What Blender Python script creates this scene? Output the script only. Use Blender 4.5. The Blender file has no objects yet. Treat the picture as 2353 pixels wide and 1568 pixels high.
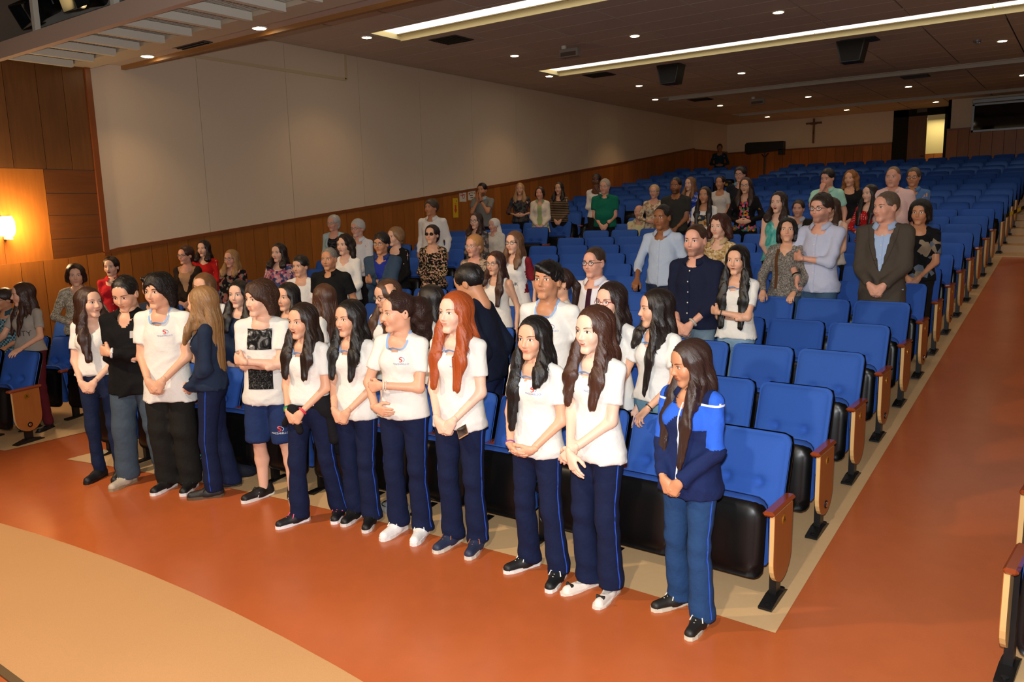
import bpy, math, random
import numpy as np
from mathutils import Matrix, Vector
random.seed(7)
sc = bpy.context.scene
col = sc.collection
# ------------------------------------------------------------------ camera
cam = bpy.data.cameras.new('camera'); camo = bpy.data.objects.new('camera', cam); col.objects.link(camo)
CAMZ = 2.205
R3 = ((0.80780225, -0.07799248, 0.58427108), (0.58898236, 0.1464236, -0.79477035), (-0.02356497, 0.98614264, 0.16421751))
camo.matrix_world = Matrix.Translation((0, 0, CAMZ)) @ Matrix(R3).to_4x4()
cam.sensor_width = 36.0; cam.lens = 1812.9 / 2353 * 36.0; cam.clip_start = 0.05; cam.clip_end = 200
sc.camera = camo
# ------------------------------------------------------------------ light
w = bpy.data.worlds.new('world'); sc.world = w; w.use_nodes = True
w.node_tree.nodes['Background'].inputs[0].default_value = (1.0, 0.80, 0.62, 1)
w.node_tree.nodes['Background'].inputs[1].default_value = 0.22
vs = sc.view_settings
vs.view_transform = 'Standard'; vs.look = 'None'; vs.exposure = 0.0; vs.gamma = 1.0; vs.use_curve_mapping = False
def lamp(name, kind, loc, energy, color, target=None, **kw):
    l = bpy.data.lights.new(name, kind); l.energy = energy; l.color = color
    for k, v in kw.items(): setattr(l, k, v)
    o = bpy.data.objects.new(name, l); col.objects.link(o); o.location = loc
    if target is not None:
        o.rotation_euler = (Vector(target) - Vector(loc)).to_track_quat('-Z', 'Y').to_euler()
    return o
# the photographer's flash, just above the lens
lamp('camera_flash', 'SPOT', (-0.03, 0.02, CAMZ + 0.16), 880, (0.96, 0.98, 1.0), (-5.0, 7.2, 1.9), spot_size=math.radians(140), spot_blend=0.25, shadow_soft_size=0.035)
# warm stage light from the upper left, then an added spot for the front rows
lamp('front_spot', 'SPOT', (-6.6, 0.2, 4.6), 800, (1.0, 0.74, 0.48), (-4.6, 4.0, 0.2), spot_size=math.radians(85), spot_blend=0.7, shadow_soft_size=0.1)
lamp('front_spot', 'SPOT', (-1.2, -0.6, 4.7), 520, (1.0, 0.86, 0.70), (-3.0, 4.2, 0.4), spot_size=math.radians(80), spot_blend=0.7, shadow_soft_size=0.1)  # added spot that brightens the front rows, no known lamp there
# ------------------------------------------------------------------ helpers
def s2l(c):
    if isinstance(c, str): c = tuple(int(c[i:i + 2], 16) for i in (0, 2, 4))
    return tuple(((v / 255) / 12.92 if v / 255 <= 0.04045 else ((v / 255 + 0.055) / 1.055) ** 2.4) for v in c)
MATS = {}
def mat(name, c=None, rough=0.6, spec=0.5, noise=None, bump=None, metal=0.0, emit=None, attr=False, rand=0.0, stretch=(1, 1, 1), alpha=None, sheen=0.0, coat=0.0):
    if name in MATS: return MATS[name]
    m = bpy.data.materials.new(name); m.use_nodes = True; MATS[name] = m
    nt = m.node_tree; b = nt.nodes['Principled BSDF']; N = nt.nodes.new; L = nt.links.new
    b.inputs['Roughness'].default_value = rough; b.inputs['Specular IOR Level'].default_value = spec; b.inputs['Metallic'].default_value = metal
    b.inputs['Coat Weight'].default_value = coat; b.inputs['Sheen Weight'].default_value = sheen
    if alpha is not None:
        b.inputs['Alpha'].default_value = alpha
    if attr:
        a = N('ShaderNodeAttribute'); a.attribute_name = 'Col'; cs = a.outputs['Color']
    else:
        lc = s2l(c); r = N('ShaderNodeRGB'); r.outputs[0].default_value = (*lc, 1); cs = r.outputs[0]
    tc = N('ShaderNodeTexCoord'); mp = N('ShaderNodeMapping'); mp.inputs['Scale'].default_value = stretch
    L(tc.outputs['Object'], mp.inputs[0]); vec = mp.outputs[0]
    if rand:
        oi = N('ShaderNodeObjectInfo')
        ad = N('ShaderNodeVectorMath'); ad.operation = 'MULTIPLY_ADD'; L(oi.outputs['Random'], ad.inputs[0]); ad.inputs[1].default_value = (37, 17, 53); L(vec, ad.inputs[2]); vec = ad.outputs[0]
    def scale_col(cs, fac_out, lo, hi):
        mr = N('ShaderNodeMapRange'); mr.inputs['To Min'].default_value = lo; mr.inputs['To Max'].default_value = hi; L(fac_out, mr.inputs['Value'])
        vm = N('ShaderNodeVectorMath'); vm.operation = 'SCALE'; L(cs, vm.inputs[0]); L(mr.outputs[0], vm.inputs['Scale']); return vm.outputs[0]
    if noise:
        for sc_, am in noise:
            n = N('ShaderNodeTexNoise'); n.inputs['Scale'].default_value = sc_; n.inputs['Detail'].default_value = 4; L(vec, n.inputs['Vector'])
            cs = scale_col(cs, n.outputs['Fac'], 1 - am, 1 + am)
    if rand: cs = scale_col(cs, oi.outputs['Random'], 1 - rand, 1 + rand)
    L(cs, b.inputs['Base Color'])
    if emit:
        b.inputs['Emission Color'].default_value = (*s2l(emit[0]), 1); b.inputs['Emission Strength'].default_value = emit[1]
    if bump:
        n = N('ShaderNodeTexNoise'); n.inputs['Scale'].default_value = bump[0]; n.inputs['Detail'].default_value = 3; L(vec, n.inputs['Vector'])
        bp = N('ShaderNodeBump'); bp.inputs['Strength'].default_value = bump[1]; bp.inputs['Distance'].default_value = bump[2] if len(bump) > 2 else 0.01
        L(n.outputs['Fac'], bp.inputs['Height']); L(bp.outputs[0], b.inputs['Normal'])
    return m
def mesh(name, V, F, mats=None, smooth=True, colr=None, mi=None):
    """V (n,3) array; F list of arrays (m,3)/(m,4)"""
    me = bpy.data.meshes.new(name)
    V = np.asarray(V, np.float32)
    if not isinstance(F, list) or not isinstance(F[0], np.ndarray): F = [F]
    F = [np.asarray(f, np.int32) for f in F if len(f)]
    loops = np.concatenate([f.ravel() for f in F]); tot = np.concatenate([np.full(len(f), f.shape[1], np.int32) for f in F])
    st = np.concatenate([[0], np.cumsum(tot)[:-1]]).astype(np.int32)
    me.vertices.add(len(V)); me.vertices.foreach_set('co', V.ravel())
    me.loops.add(len(loops)); me.loops.foreach_set('vertex_index', loops)
    me.polygons.add(len(tot)); me.polygons.foreach_set('loop_start', st); me.polygons.foreach_set('loop_total', tot)
    me.polygons.foreach_set('use_smooth', np.full(len(tot), smooth))
    for m in (mats or []): me.materials.append(m)
    if mi is not None: me.polygons.foreach_set('material_index', np.asarray(mi, np.int32))
    if colr is not None:
        at = me.attributes.new('Col', 'FLOAT_COLOR', 'POINT'); c4 = np.ones((len(V), 4), np.float32); c4[:, :3] = colr; at.data.foreach_set('color', c4.ravel())
    me.update(calc_edges=True); me.validate()
    return me
def ob(name, me, parent=None, loc=None, rotz=0.0):
    o = bpy.data.objects.new(name, me); col.objects.link(o)
    if parent is not None: o.parent = parent
    if loc is not None: o.location = loc
    if rotz: o.rotation_euler = (0, 0, rotz)
    return o
def tag(o, label, cat, group=None, kind=None):
    o['label'] = label
    if cat: o['category'] = cat
    if group: o['group'] = group
    if kind: o['kind'] = kind
    return o
def struct(o, label=None):
    o['kind'] = 'structure'
    if label: o['label'] = label
    return o
class MB:
    """collects boxes, prisms, tubes into one polygon soup"""
    def __init__(s): s.v = []; s.f = []; s.m = []
    def add(s, V, F, mi=0):
        o = len(s.v); s.v += [tuple(p) for p in V]; s.f += [tuple(i + o for i in f) for f in F]; s.m += [mi] * len(F)
    def box(s, a, b, mi=0, bev=0.0):
        (x0, y0, z0), (x1, y1, z1) = a, b
        if bev:
            s.rbox(a, b, bev, mi); return
        V = [(x0, y0, z0), (x1, y0, z0), (x1, y1, z0), (x0, y1, z0), (x0, y0, z1), (x1, y0, z1), (x1, y1, z1), (x0, y1, z1)]
        s.add(V, [(0, 3, 2, 1), (4, 5, 6, 7), (0, 1, 5, 4), (1, 2, 6, 5), (2, 3, 7, 6), (3, 0, 4, 7)], mi)
    def rbox(s, a, b, r, mi=0):
        # chamfered box: 24 verts
        c = [(a[i] + b[i]) / 2 for i in range(3)]; h = [(b[i] - a[i]) / 2 for i in range(3)]; r = min(r, min(h) * 0.95)
        V = []; idx = {}
        for sx in (-1, 1):
            for sy in (-1, 1):
                for sz in (-1, 1):
                    for ax in range(3):
                        p = [c[i] + (sx, sy, sz)[i] * (h[i] - (0 if i == ax else r)) for i in range(3)]
                        idx[sx, sy, sz, ax] = len(V); V.append(p)
        F = []
        for ax in range(3):
            o1, o2 = [(1, 2), (2, 0), (0, 1)][ax]
            for sg in (-1, 1):
                q = []
                for u, v_ in ((-1, -1), (1, -1), (1, 1), (-1, 1)):
                    k = [0, 0, 0]; k[ax] = sg; k[o1] = u; k[o2] = v_; q.append(idx[k[0], k[1], k[2], ax])
                F.append(q if sg > 0 else q[::-1])
        for ax in range(3):
            o1, o2 = [(1, 2), (2, 0), (0, 1)][ax]
            for u in (-1, 1):
                for v_ in (-1, 1):
                    q = []
                    for e, a2 in ((-1, o1), (1, o1), (1, o2), (-1, o2)):
                        k = [0, 0, 0]; k[ax] = e; k[o1] = u; k[o2] = v_; q.append(idx[k[0], k[1], k[2], a2])
                    F.append(q if u * v_ > 0 else q[::-1])
        for sx in (-1, 1):
            for sy in (-1, 1):
                for sz in (-1, 1):
                    t = [idx[sx, sy, sz, i] for i in range(3)]; F.append(t if sx * sy * sz > 0 else t[::-1])
        s.add(V, F, mi)
    def prism(s, pts, axis, a, b, mi=0):
        """extrude 2-D outline pts along axis between a and b"""
        n = len(pts); V = []
        for d in (a, b):
            for p, q in pts: V.append({0: (d, p, q), 1: (p, d, q), 2: (p, q, d)}[axis])
        s.add(V, [tuple(range(n))[::-1], tuple(range(n, 2 * n))] + [(i, (i + 1) % n, (i + 1) % n + n, i + n) for i in range(n)], mi)
    def tube(s, pts, r, n=8, mi=0, flat=1.0):
        pts = [Vector(p) for p in pts]; rs = r if isinstance(r, (list, tuple)) else [r] * len(pts)
        up = Vector((0, 0, 1)); V = []; F = []
        for i, p in enumerate(pts):
            t = (pts[min(i + 1, len(pts) - 1)] - pts[max(i - 1, 0)]).normalized()
            a = t.cross(up); a = a.normalized() if a.length > 1e-4 else Vector((1, 0, 0)); b = t.cross(a)
            for k in range(n):
                th = 2 * math.pi * k / n; V.append(p + (a * math.cos(th) + b * math.sin(th) * flat) * rs[i])
        for i in range(len(pts) - 1):
            for k in range(n): F.append((i * n + k, i * n + (k + 1) % n, (i + 1) * n + (k + 1) % n, (i + 1) * n + k))
        F.append(tuple(range(n))); F.append(tuple(range((len(pts) - 1) * n, len(pts) * n))[::-1])
        s.add(V, F, mi)
    def cyl(s, a, b, r, n=16, mi=0, r2=None): s.tube([a, b], [r, r if r2 is None else r2], n, mi)
    def me(s, name, mats, smooth=False):
        m = bpy.data.meshes.new(name); m.from_pydata(s.v, [], s.f)
        for x in (mats if isinstance(mats, list) else [mats]): m.materials.append(x)
        m.polygons.foreach_set('material_index', s.m); m.polygons.foreach_set('use_smooth', [smooth] * len(s.f)); m.update()
        return m
def empty(name, loc=(0, 0, 0), rotz=0.0, parent=None):
    o = bpy.data.objects.new(name, None); col.objects.link(o); o.location = loc; o.rotation_euler = (0, 0, rotz); o.empty_display_size = 0.1
    if parent: o.parent = parent
    return o
# ------------------------------------------------------------------ layout of the hall (metres; x right, y away from the stage)
WX, CZ, BY = -10.8, 4.95, 27.45
X0, Y0, RC, DR = -2.07, 4.104, 49.5, 0.8595
NF, NR = 13, 11
def rowy(x, r): return Y0 - (x - X0) ** 2 / RC + DR * r
def floorz(y): return 0.11 * max(0.0, y - 3.83)
YB = 15.35                                    # end of the raked front section
def tierz(k): return 1.27 + 0.118 * k
BLK = [(-10.62, -8.5, 4), (-7.42, -1.27, 12), (-0.17, 3.48, 7)]
# ------------------------------------------------------------------ materials of the hall
m_orange = mat('orange_vinyl', 'b45d30', rough=0.24, spec=0.5, noise=[(1.3, 0.16), (9, 0.07), (90, 0.06)], bump=(60, 0.04, 0.003))
m_beige = mat('beige_vinyl', 'c9a679', rough=0.45, spec=0.4, noise=[(2, 0.07), (30, 0.05)])
m_apron = mat('apron_carpet', 'c29363', rough=0.9, spec=0.15, noise=[(1.2, 0.06), (180, 0.12)], bump=(300, 0.25, 0.004))
m_strip = mat('dark_trim', '5b4528', rough=0.5)
m_ceil = mat('ceiling_tile', 'c6b4a6', rough=0.9, spec=0.2, noise=[(30, 0.05), (200, 0.08)], rand=0.03)
m_ceilback = mat('ceiling_black', '14110f', rough=1)  # near-black: the dark over the catwalk is put into the colour; joints too
m_wall = mat('wall_fabric', 'd6c3aa', rough=0.9, spec=0.15, noise=[(0.7, 0.04), (160, 0.06)], rand=0.012)
m_wallbk = mat('wall_joint', '6a5c4e', rough=1)
m_wood = mat('wainscot_wood', '9c5c20', rough=0.38, spec=0.4, noise=[(1.2, 0.20), (5, 0.22)], rand=0.16, stretch=(6, 6, 0.55))
m_woodd = mat('dark_veneer', '6c4420', rough=0.36, spec=0.4, noise=[(1.5, 0.2), (6, 0.22)], rand=0.14, stretch=(5, 5, 0.5))
m_woodh = mat('dark_veneer_flat', '663a18', rough=0.36, spec=0.4, noise=[(1.5, 0.2), (6, 0.22)], rand=0.12, stretch=(1, 0.6, 6))
m_woodt = mat('wood_trim', '7e431b', rough=0.33, noise=[(4, 0.2)], stretch=(1, 0.3, 1))
m_groove = mat('groove', '2c1707', rough=0.9)
m_black = mat('black_plastic', '070708', rough=0.36, spec=0.4)
m_blackm = mat('black_metal', '0c0c0d', rough=0.42)
m_darkwall = mat('black_wall', '0b0907', rough=0.9)
m_white = mat('white_paint', 'd8d2c4', rough=0.5)
m_gmetal = mat('grey_metal', '8f9297', rough=0.4, metal=0.6)
m_chrome = mat('chrome', 'd8dadd', rough=0.16, metal=1.0)
# ------------------------------------------------------------------ floor
def grid_surface(name, xs, yfun, ys, zfun, m, dz=0.0):
    nx, ny = len(xs), len(ys); V = []
    for x in xs:
        for t in ys:
            y = yfun(x, t); V.append((x, y, zfun(y) + dz))
    i = np.arange(nx - 1)[:, None]; j = np.arange(ny - 1)[None]; a = i * ny + j
    F = np.stack([a, a + ny, a + ny + 1, a + 1], -1).reshape(-1, 4)
    return ob(name, mesh(name, V, F, [m]))
fl = grid_surface('floor', [-10.8, 6.5], lambda x, t: t, [-6.0, 3.83] + [3.83 + 0.5 * i for i in range(1, 24)], floorz, m_orange); struct(fl, 'glossy orange brown vinyl floor')
# apron in front of the stage, its far edge slightly bowed
xs = np.linspace(-10.79, 6.4, 40)
apr = grid_surface('floor_apron', xs, lambda x, t: 1.40 + (2.39 - (x + 4.0) ** 2 / 32 - 1.40) * t if x > -8.6 else 1.40 + 0.37 * t, [0, 1], lambda y: 0.0, m_apron, 0.004); struct(apr, 'sand coloured carpet apron before the stage')
o = MB(); o.box((-10.7, 1.36, 0.0), (6.3, 1.40, 0.012)); struct(ob('trim_1', o.me('trim_1', m_strip)), 'dark edging strip along the carpet apron')
for bi, (xa, xb, n) in enumerate(BLK):
    xs = np.linspace(xa - (0.12, 0.16, 0.0)[bi], xb + 0.10, 24)
    g = grid_surface('floor_seating', xs, lambda x, t: rowy(x, 0) - 0.25 + t, np.linspace(0, NF * DR + 0.35, 30), floorz, m_beige, 0.004)
    struct(g, ['beige vinyl under the left seat block', 'beige vinyl under the centre seat block', 'beige vinyl under the right seat block'][bi])
# stepped rear tiers
for k in range(NR + 3):
    y0 = YB + DR * k if k else YB - 0.12
    xs = np.linspace(-10.8, 6.5, 20); z1 = tierz(min(k, NR))
    yy = [(rowy(x, 0) - Y0) + 0.0 for x in xs]; V = []; F = []
    for x, d in zip(xs, yy):
        y = max(y0 + d, YB - 2.6) ; V += [(x, y, 0.6), (x, y, z1), (x, BY + 2.0, z1)]
    for i in range(len(xs) - 1):
        a = 3 * i; F += [(a, a + 3, a + 4, a + 1), (a + 1, a + 4, a + 5, a + 2)]
    struct(ob('floor_tier', mesh('floor_tier', V, F, [m_beige if k else m_beige], smooth=False)), 'beige stepped tier of the rear seating, step %d from the front' % (k + 1) if k < NR else None)
    if k == NR: break
# ------------------------------------------------------------------ walls
wl = empty('wall_left'); struct(wl, 'long left wall of pale acoustic panels over wood wainscot')
def wz(y): return 1.80 + 0.1095 * (y - 5.42) + 0.00068 * max(0, y - 12) ** 2    # top of the wainscot
o = MB(); o.box((WX - 0.12, -6, -0.2), (WX - 0.03, 25.0, CZ + 0.2)); ob('backing', o.me('backing', m_wallbk), wl)
ys = [5.46] + [7.05 + 1.6 * i for i in range(12)] + [25.0]
for a, b in zip(ys, ys[1:]):
    o = MB(); g = 0.004
    o.prism([(a + g, wz(a) - 0.02), (b - g, wz(b) - 0.02), (b - g, CZ), (a + g, CZ)], 0, WX - 0.05, WX)
    ob('wall_panel', o.me('wall_panel', m_wall), wl)
# wainscot planks
pm = {}
y = 3.2; i = 0
while y < 25.0:
    wd = (0.27, 0.31, 0.24, 0.33)[i % 4]; i += 1; b = min(y + wd, 25.0)
    top = lambda t: wz(t) - 0.03 if t > 5.0 else wz(5.0) - 0.03 - 0.045 * (5.0 - t)
    o = MB(); o.prism([(y + 0.004, floorz(y) - 0.3), (b - 0.004, floorz(b) - 0.3), (b - 0.004, top(b)), (y + 0.004, top(y))], 0, WX - 0.03, WX + 0.022)
    p = ob('plank', o.me('plank', m_wood), wl); y = b
o = MB(); pts = [(3.2, 1.66), (5.0, 1.75), (5.4, 1.775)] + [(yy, wz(yy)) for yy in np.linspace(5.6, 25.0, 30)]
for (a, za), (b, zb) in zip(pts, pts[1:]):
    if a < 5.3: continue
    o.prism([(a, za - 0.05), (b, zb - 0.05), (b, zb), (a, za)], 0, WX - 0.03, WX + 0.04)
struct(ob('trim_2', o.me('trim_2', m_woodt)), 'brown wooden rail capping the wainscot on the left wall')
o = MB(); o.box((WX - 0.02, 5.40, 1.76), (WX + 0.045, 5.47, 4.3)); struct(ob('trim_3', o.me('trim_3', m_woodt)), 'upright wooden edge strip beside the pale acoustic wall')
# proscenium veneer panels left of the acoustic wall
wv = empty('wall_veneer'); struct(wv, 'dark wood veneer wall beside the stage')
for a, b in ((2.9, 3.45), (3.45, 4.0), (4.0, 4.42), (4.42, 4.80), (4.80, 5.12), (5.12, 5.40)):
    o = MB(); o.box((WX - 0.03, a + 0.003, 2.855), (WX + 0.01, b - 0.003, 4.3)); ob('veneer_panel', o.me('veneer_panel', m_woodd), wv)
for a, b in ((2.55, 2.85), (2.27, 2.55), (1.97, 2.27), (1.60, 1.97)):
    o = MB(); o.box((WX - 0.03, 4.76, a + 0.003), (WX + 0.012, 5.40, b - 0.003)); ob('veneer_board', o.me('veneer_board', m_woodh), wv)
for a, b in ((3.0, 3.6), (3.6, 4.2), (4.2, 4.757)):
    o = MB(); o.box((WX - 0.03, a, 1.6), (WX + 0.010, b - 0.003, 2.85)); ob('veneer_panel', o.me('veneer_panel', m_wood), wv)
# thin picture-rail frame high on the wall
o = MB()
for a, b in (((5.7, 4.50), (9.96, 4.53)), ((9.93, 4.53), (9.99, CZ))): o.box((WX - 0.01, a[0], a[1] - 0.0), (WX + 0.012, b[0], b[1] + (0.02 if a[0] < 6 else 0)))
struct(ob('trim_4', o.me('trim_4', mat('pale_strip', 'c9b48f', rough=0.7))), 'pale angled strip high on the left wall')
# back walls
wb = empty('wall_back'); struct(wb, 'rear wall with pale plaster above wood panelling')
def back_plane(x0, y0, x1, y1, z0, zw, parent, plank=0.28, top=CZ):
    d = Vector((x1 - x0, y1 - y0, 0)); L_ = d.length; ang = math.atan2(d.y, d.x)
    e = Matrix.Translation((x0, y0, 0)) @ Matrix.Rotation(ang, 4, 'Z')
    o = MB(); o.box((0, 0.0, zw - 0.02), (L_, 0.08, top)); q = ob('plaster', o.me('plaster', m_wall), parent); q.matrix_local = e
    n = max(1, round(L_ / plank)); pw = L_ / n
    o = MB(); o.box((0.004, -0.02, z0), (pw - 0.004, 0.05, zw - 0.03)); pme = o.me('plank', m_wood)
    for k in range(n):
        q = ob('plank', pme, parent); q.matrix_local = e @ Matrix.Translation((pw * k, 0, 0))
    o = MB(); o.box((0, -0.035, zw - 0.05), (L_, 0.04, zw)); q = ob('rail', o.me('rail', m_woodt), parent); q.matrix_local = e
    o = MB(); o.box((0, 0.05, z0), (L_, 0.09, zw)); q = ob('backing', o.me('backing', m_groove), parent); q.matrix_local = e
back_plane(WX, 25.0, -10.62, BY, 2.2, 4.03, wb)
back_plane(-10.62, BY, -5.28, BY, 2.2, 4.0, wb)
back_plane(-3.55, 25.75, 6.5, 25.75, 2.2, 4.16, wb)
o = MB(); o.box((-3.55, 25.75, 2.2), (-3.47, BY + 1.5, CZ)); o.box((-5.28, BY, 2.2), (-4.86, BY + 0.1, CZ)); o.box((-5.28, BY, 4.74), (-3.5, BY + 0.1, CZ)); o.box((-3.86, BY, 2.2), (-3.5, BY + 0.1, CZ)); ob('lobby_wall', o.me('lobby_wall', m_darkwall), wb)
# doorway: open leaf and lit lobby beyond
dr = empty('door_1', (-4.86, BY, 2.55)); struct(dr, 'open brown wooden door leaf at the rear exit')
o = MB(); o.box((0, 0.02, 0), (0.52, 0.06, 2.19), bev=0.006); ob('door_leaf', o.me('door_leaf', m_woodd), dr)
o = MB(); o.cyl((0.47, -0.06, 0.98), (0.47, 0.02, 0.98), 0.022, 10); o.cyl((0.47, -0.05, 0.98), (0.40, -0.05, 0.98), 0.012, 8); ob('door_handle', o.me('door_handle', m_blackm), dr)
lw = empty('wall_lobby'); struct(lw, 'bright yellowish lobby wall seen through the rear door')
o = MB(); o.box((-4.9, BY + 1.4, 3.66), (-3.4, BY + 1.5, CZ)); ob('plaster', o.me('plaster', mat('lobby_plaster', 'e3d29a', rough=0.8)), lw)
for k in range(5):
    o = MB(); o.box((-4.9 + 0.3 * k + 0.004, BY + 1.38, 2.3), (-4.9 + 0.3 * k + 0.296, BY + 1.5, 3.655)); ob('plank', o.me('plank', m_wood), lw)
lamp('lobby_light', 'AREA', (-4.2, BY + 0.75, 4.7), 16, (1.0, 0.86, 0.5), (-4.2, BY + 0.9, 0), size=0.8)
# exit sign over the door
t = empty('exit_sign', (-4.62, BY - 0.03, 4.83)); tag(t, 'small unlit exit sign box above the rear doorway', 'sign')
o = MB(); o.box((0, -0.03, 0), (0.28, 0.03, 0.12), bev=0.006); ob('housing', o.me('housing', mat('sign_grey', '4d463c', rough=0.6)), t)
# control-room window
cw = empty('window_1', (-2.95, 25.70, 0)); struct(cw, 'dark control room window in a grey metal frame')
o = MB(); o.box((0, -0.02, 4.02), (0.05, 0.04, 4.86)); o.box((0, -0.02, 4.02), (4.0, 0.04, 4.07)); o.box((0, -0.02, 4.72), (4.0, 0.04, 4.76)); o.box((3.95, -0.02, 4.02), (4.0, 0.04, 4.86)); ob('window_frame', o.me('window_frame', m_gmetal), cw)
o = MB(); o.box((0.0, -0.12, 4.78), (4.0, 0.03, 4.88), bev=0.01); ob('blind_box', o.me('blind_box', m_gmetal), cw)
o = MB(); o.box((0.05, 0.0, 4.07), (3.95, 0.012, 4.72)); ob('pane', o.me('pane', mat('dark_glass', '120a05', rough=0.05, spec=0.6)), cw)
# right wall and stage side (outside the frame, they only bounce light)
o = MB(); o.box((6.5, -6, -0.2), (6.6, 27.5, CZ)); struct(ob('wall_right', o.me('wall_right', m_wall)), 'right wall of the hall')
# ------------------------------------------------------------------ ceiling
ce = empty('ceiling'); struct(ce, 'suspended ceiling of brown grey tiles')
TX0, TW, TD, TY0 = -10.8 + 0.32, 1.143, 0.60, 6.0
troughs = [(9.10, 9.82, True), (13.72, 14.55, True), (19.25, 19.85, False), (24.4, 25.0, False)]
TL = -9.3
tb = MB(); tb.box((0, 0, 0), (TW - 0.024, TD - 0.010, 0.02)); tme = tb.me('ceiling_tile', m_ceil)
xs = [WX] + [TX0 + TW * i for i in range(16)]
cnt = 0
for j in range(36):
    ya = TY0 + TD * j; yb_ = ya + TD
    for i in range(len(xs) - 1):
        xa, xb = xs[i], xs[i + 1]
        if ya > 25.6 and xa > -3.6: continue
        # cut tiles around the light troughs
        segs = [(ya, yb_)]
        if xb > TL + 0.05:
            for t0, t1, lit in troughs:
                n2 = []
                for a, b in segs:
                    if b <= t0 or a >= t1: n2.append((a, b))
                    else:
                        if a < t0: n2.append((a, t0))
                        if b > t1: n2.append((t1, b))
                segs = n2
        for a, b in segs:
            if b - a < 0.03: continue
            full = abs(b - a - TD) < 1e-6 and i > 0
            if full: q = ob('ceiling_tile', tme, ce, (xa + 0.007, a + 0.005, CZ))
            else:
                o = MB(); o.box((xa + 0.007, a + 0.005, CZ), (xb - 0.007, b - 0.004, CZ + 0.02)); q = ob('ceiling_tile', o.me('ceiling_tile', m_ceil), ce)
            cnt += 1
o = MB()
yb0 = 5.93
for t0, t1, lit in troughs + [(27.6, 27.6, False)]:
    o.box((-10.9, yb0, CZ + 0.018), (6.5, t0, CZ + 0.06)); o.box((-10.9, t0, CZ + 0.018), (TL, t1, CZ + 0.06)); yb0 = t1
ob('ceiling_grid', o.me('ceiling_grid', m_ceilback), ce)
m_cream = mat('trough_cream', 'f0dfa6', rough=0.7)
m_beam = mat('trough_unlit', 'c4bcae', rough=0.7)
m_tube = mat('trough_tube', 'fff6e0', emit=('fffaf0', 1.5))
for ti, (t0, t1, lit) in enumerate(troughs):
    t = empty('light_trough', (0, 0, CZ)); tag(t, ['long lit cream light trough nearest the stage', 'long lit cream light trough farther back', 'unlit grey ceiling trough crossing behind the lit ones', 'unlit grey ceiling trough nearest the rear wall'][ti], 'light trough', 'ceiling light troughs')
    mm = m_cream if lit else m_beam; D = 0.10
    o = MB(); o.box((TL, t1 - 0.02, -0.012), (6.4, t1, D)); o.box((TL, t0, -0.012 if not lit else 0.0), (6.4, t0 + 0.02, D)); o.box((TL, t0, 0.0), (TL + 0.02, t1, D)); ob('side_panel', o.me('side_panel', mm), t)
    o = MB(); o.box((TL, t0, D), (6.4, t1, D + 0.02)); ob('top_panel', o.me('top_panel', mm), t)
    if lit:
        for tx in range(6):
            o = MB(); o.box((TL + 0.03 + 2.6 * tx, t0 + 0.03, D - 0.02), (TL + 2.61 + 2.6 * tx, t1 - 0.12, D - 0.005)); ob('light_panel', o.me('light_panel', m_tube), t)
        o = MB(); o.box((TL + 0.02, t1 - 0.12, D - 0.035), (6.4, t1 - 0.10, D)); ob('baffle', o.me('baffle', mat('baffle_brown', '8a7a50', rough=.7)), t)
    else:
        o = MB(); o.box((TL, t0 + 0.02, 0.075), (6.4, t1 - 0.02, 0.09)); ob('cover', o.me('cover', mat('trough_cover', '6e665c', rough=.8)), t)
# dropped soffit and catwalk over the stage front
so = empty('ceiling_soffit'); struct(so, 'lower ceiling strip between catwalk and main ceiling')
o = MB(); o.box((WX, 5.52, 4.25), (6.5, 5.95, 4.30)); ob('soffit_board', o.me('soffit_board', mat('soffit_paint', 'b7a79c', rough=0.8, noise=[(20, 0.04)])), so)
o = MB(); o.box((WX, 5.91, 4.20), (6.5, 5.97, CZ + 0.1)); ob('fascia', o.me('fascia', mat('fascia_wood', '8a6236', rough=0.5, noise=[(3, .15)], stretch=(0.3, 3, 3))), so)
o = MB(); o.box((WX, 5.20, 4.165), (6.5, 5.50, 4.30)); ob('edge_board', o.me('edge_board', mat('edge_paint', 'b9ad98', rough=0.6)), so)
o = MB(); o.box((WX, 5.50, 4.185), (6.5, 5.535, 4.30)); ob('edge_trim', o.me('edge_trim', m_woodt), so)
ct = empty('catwalk', (0, 0, 4.15)); tag(ct, 'white steel lighting catwalk with mesh floor across the stage front', 'catwalk')
m_cat = mat('catwalk_white', 'c9c6b8', rough=0.5)
m_mesh = mat('catwalk_mesh', 'b5b0a2', rough=0.6)
o = MB(); o.box((WX, 4.34, -0.04), (6.0, 4.42, 0.14)); ob('beam', o.me('beam', mat('beam_pinkish', 'bda898', rough=0.55)), ct)
o = MB(); o.box((0, 4.42, -0.03), (0.07, 5.18, 0.05)); rme = o.me('rung', m_cat)
for k in range(18): ob('rung', rme, ct, (-10.66 + 0.525 * k, 0, 0))
o = MB()
for k in range(19): o.box((WX, 4.44 + 0.04 * k, 0.055), (-1.2, 4.458 + 0.04 * k, 0.061))
for k in range(240): o.box((WX + 0.04 * k, 4.42, 0.061), (WX + 0.04 * k + 0.014, 5.18, 0.067))
q = ob('mesh_floor', o.me('mesh_floor', m_mesh), ct)
for x in (-9.75, -8.05, -6.3, -4.5, -2.7):
    o = MB(); o.box((x, 4.36, 0.1), (x + 0.07, 4.42, 0.82)); ob('upright', o.me('upright', m_cat), ct)
o = MB(); o.box((WX, 4.9, 0.42), (6.0, 4.95, 0.75)); ob('cable_tray', o.me('cable_tray', mat('tray_grey', '8b8d8c', rough=.6)), ct)
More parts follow.
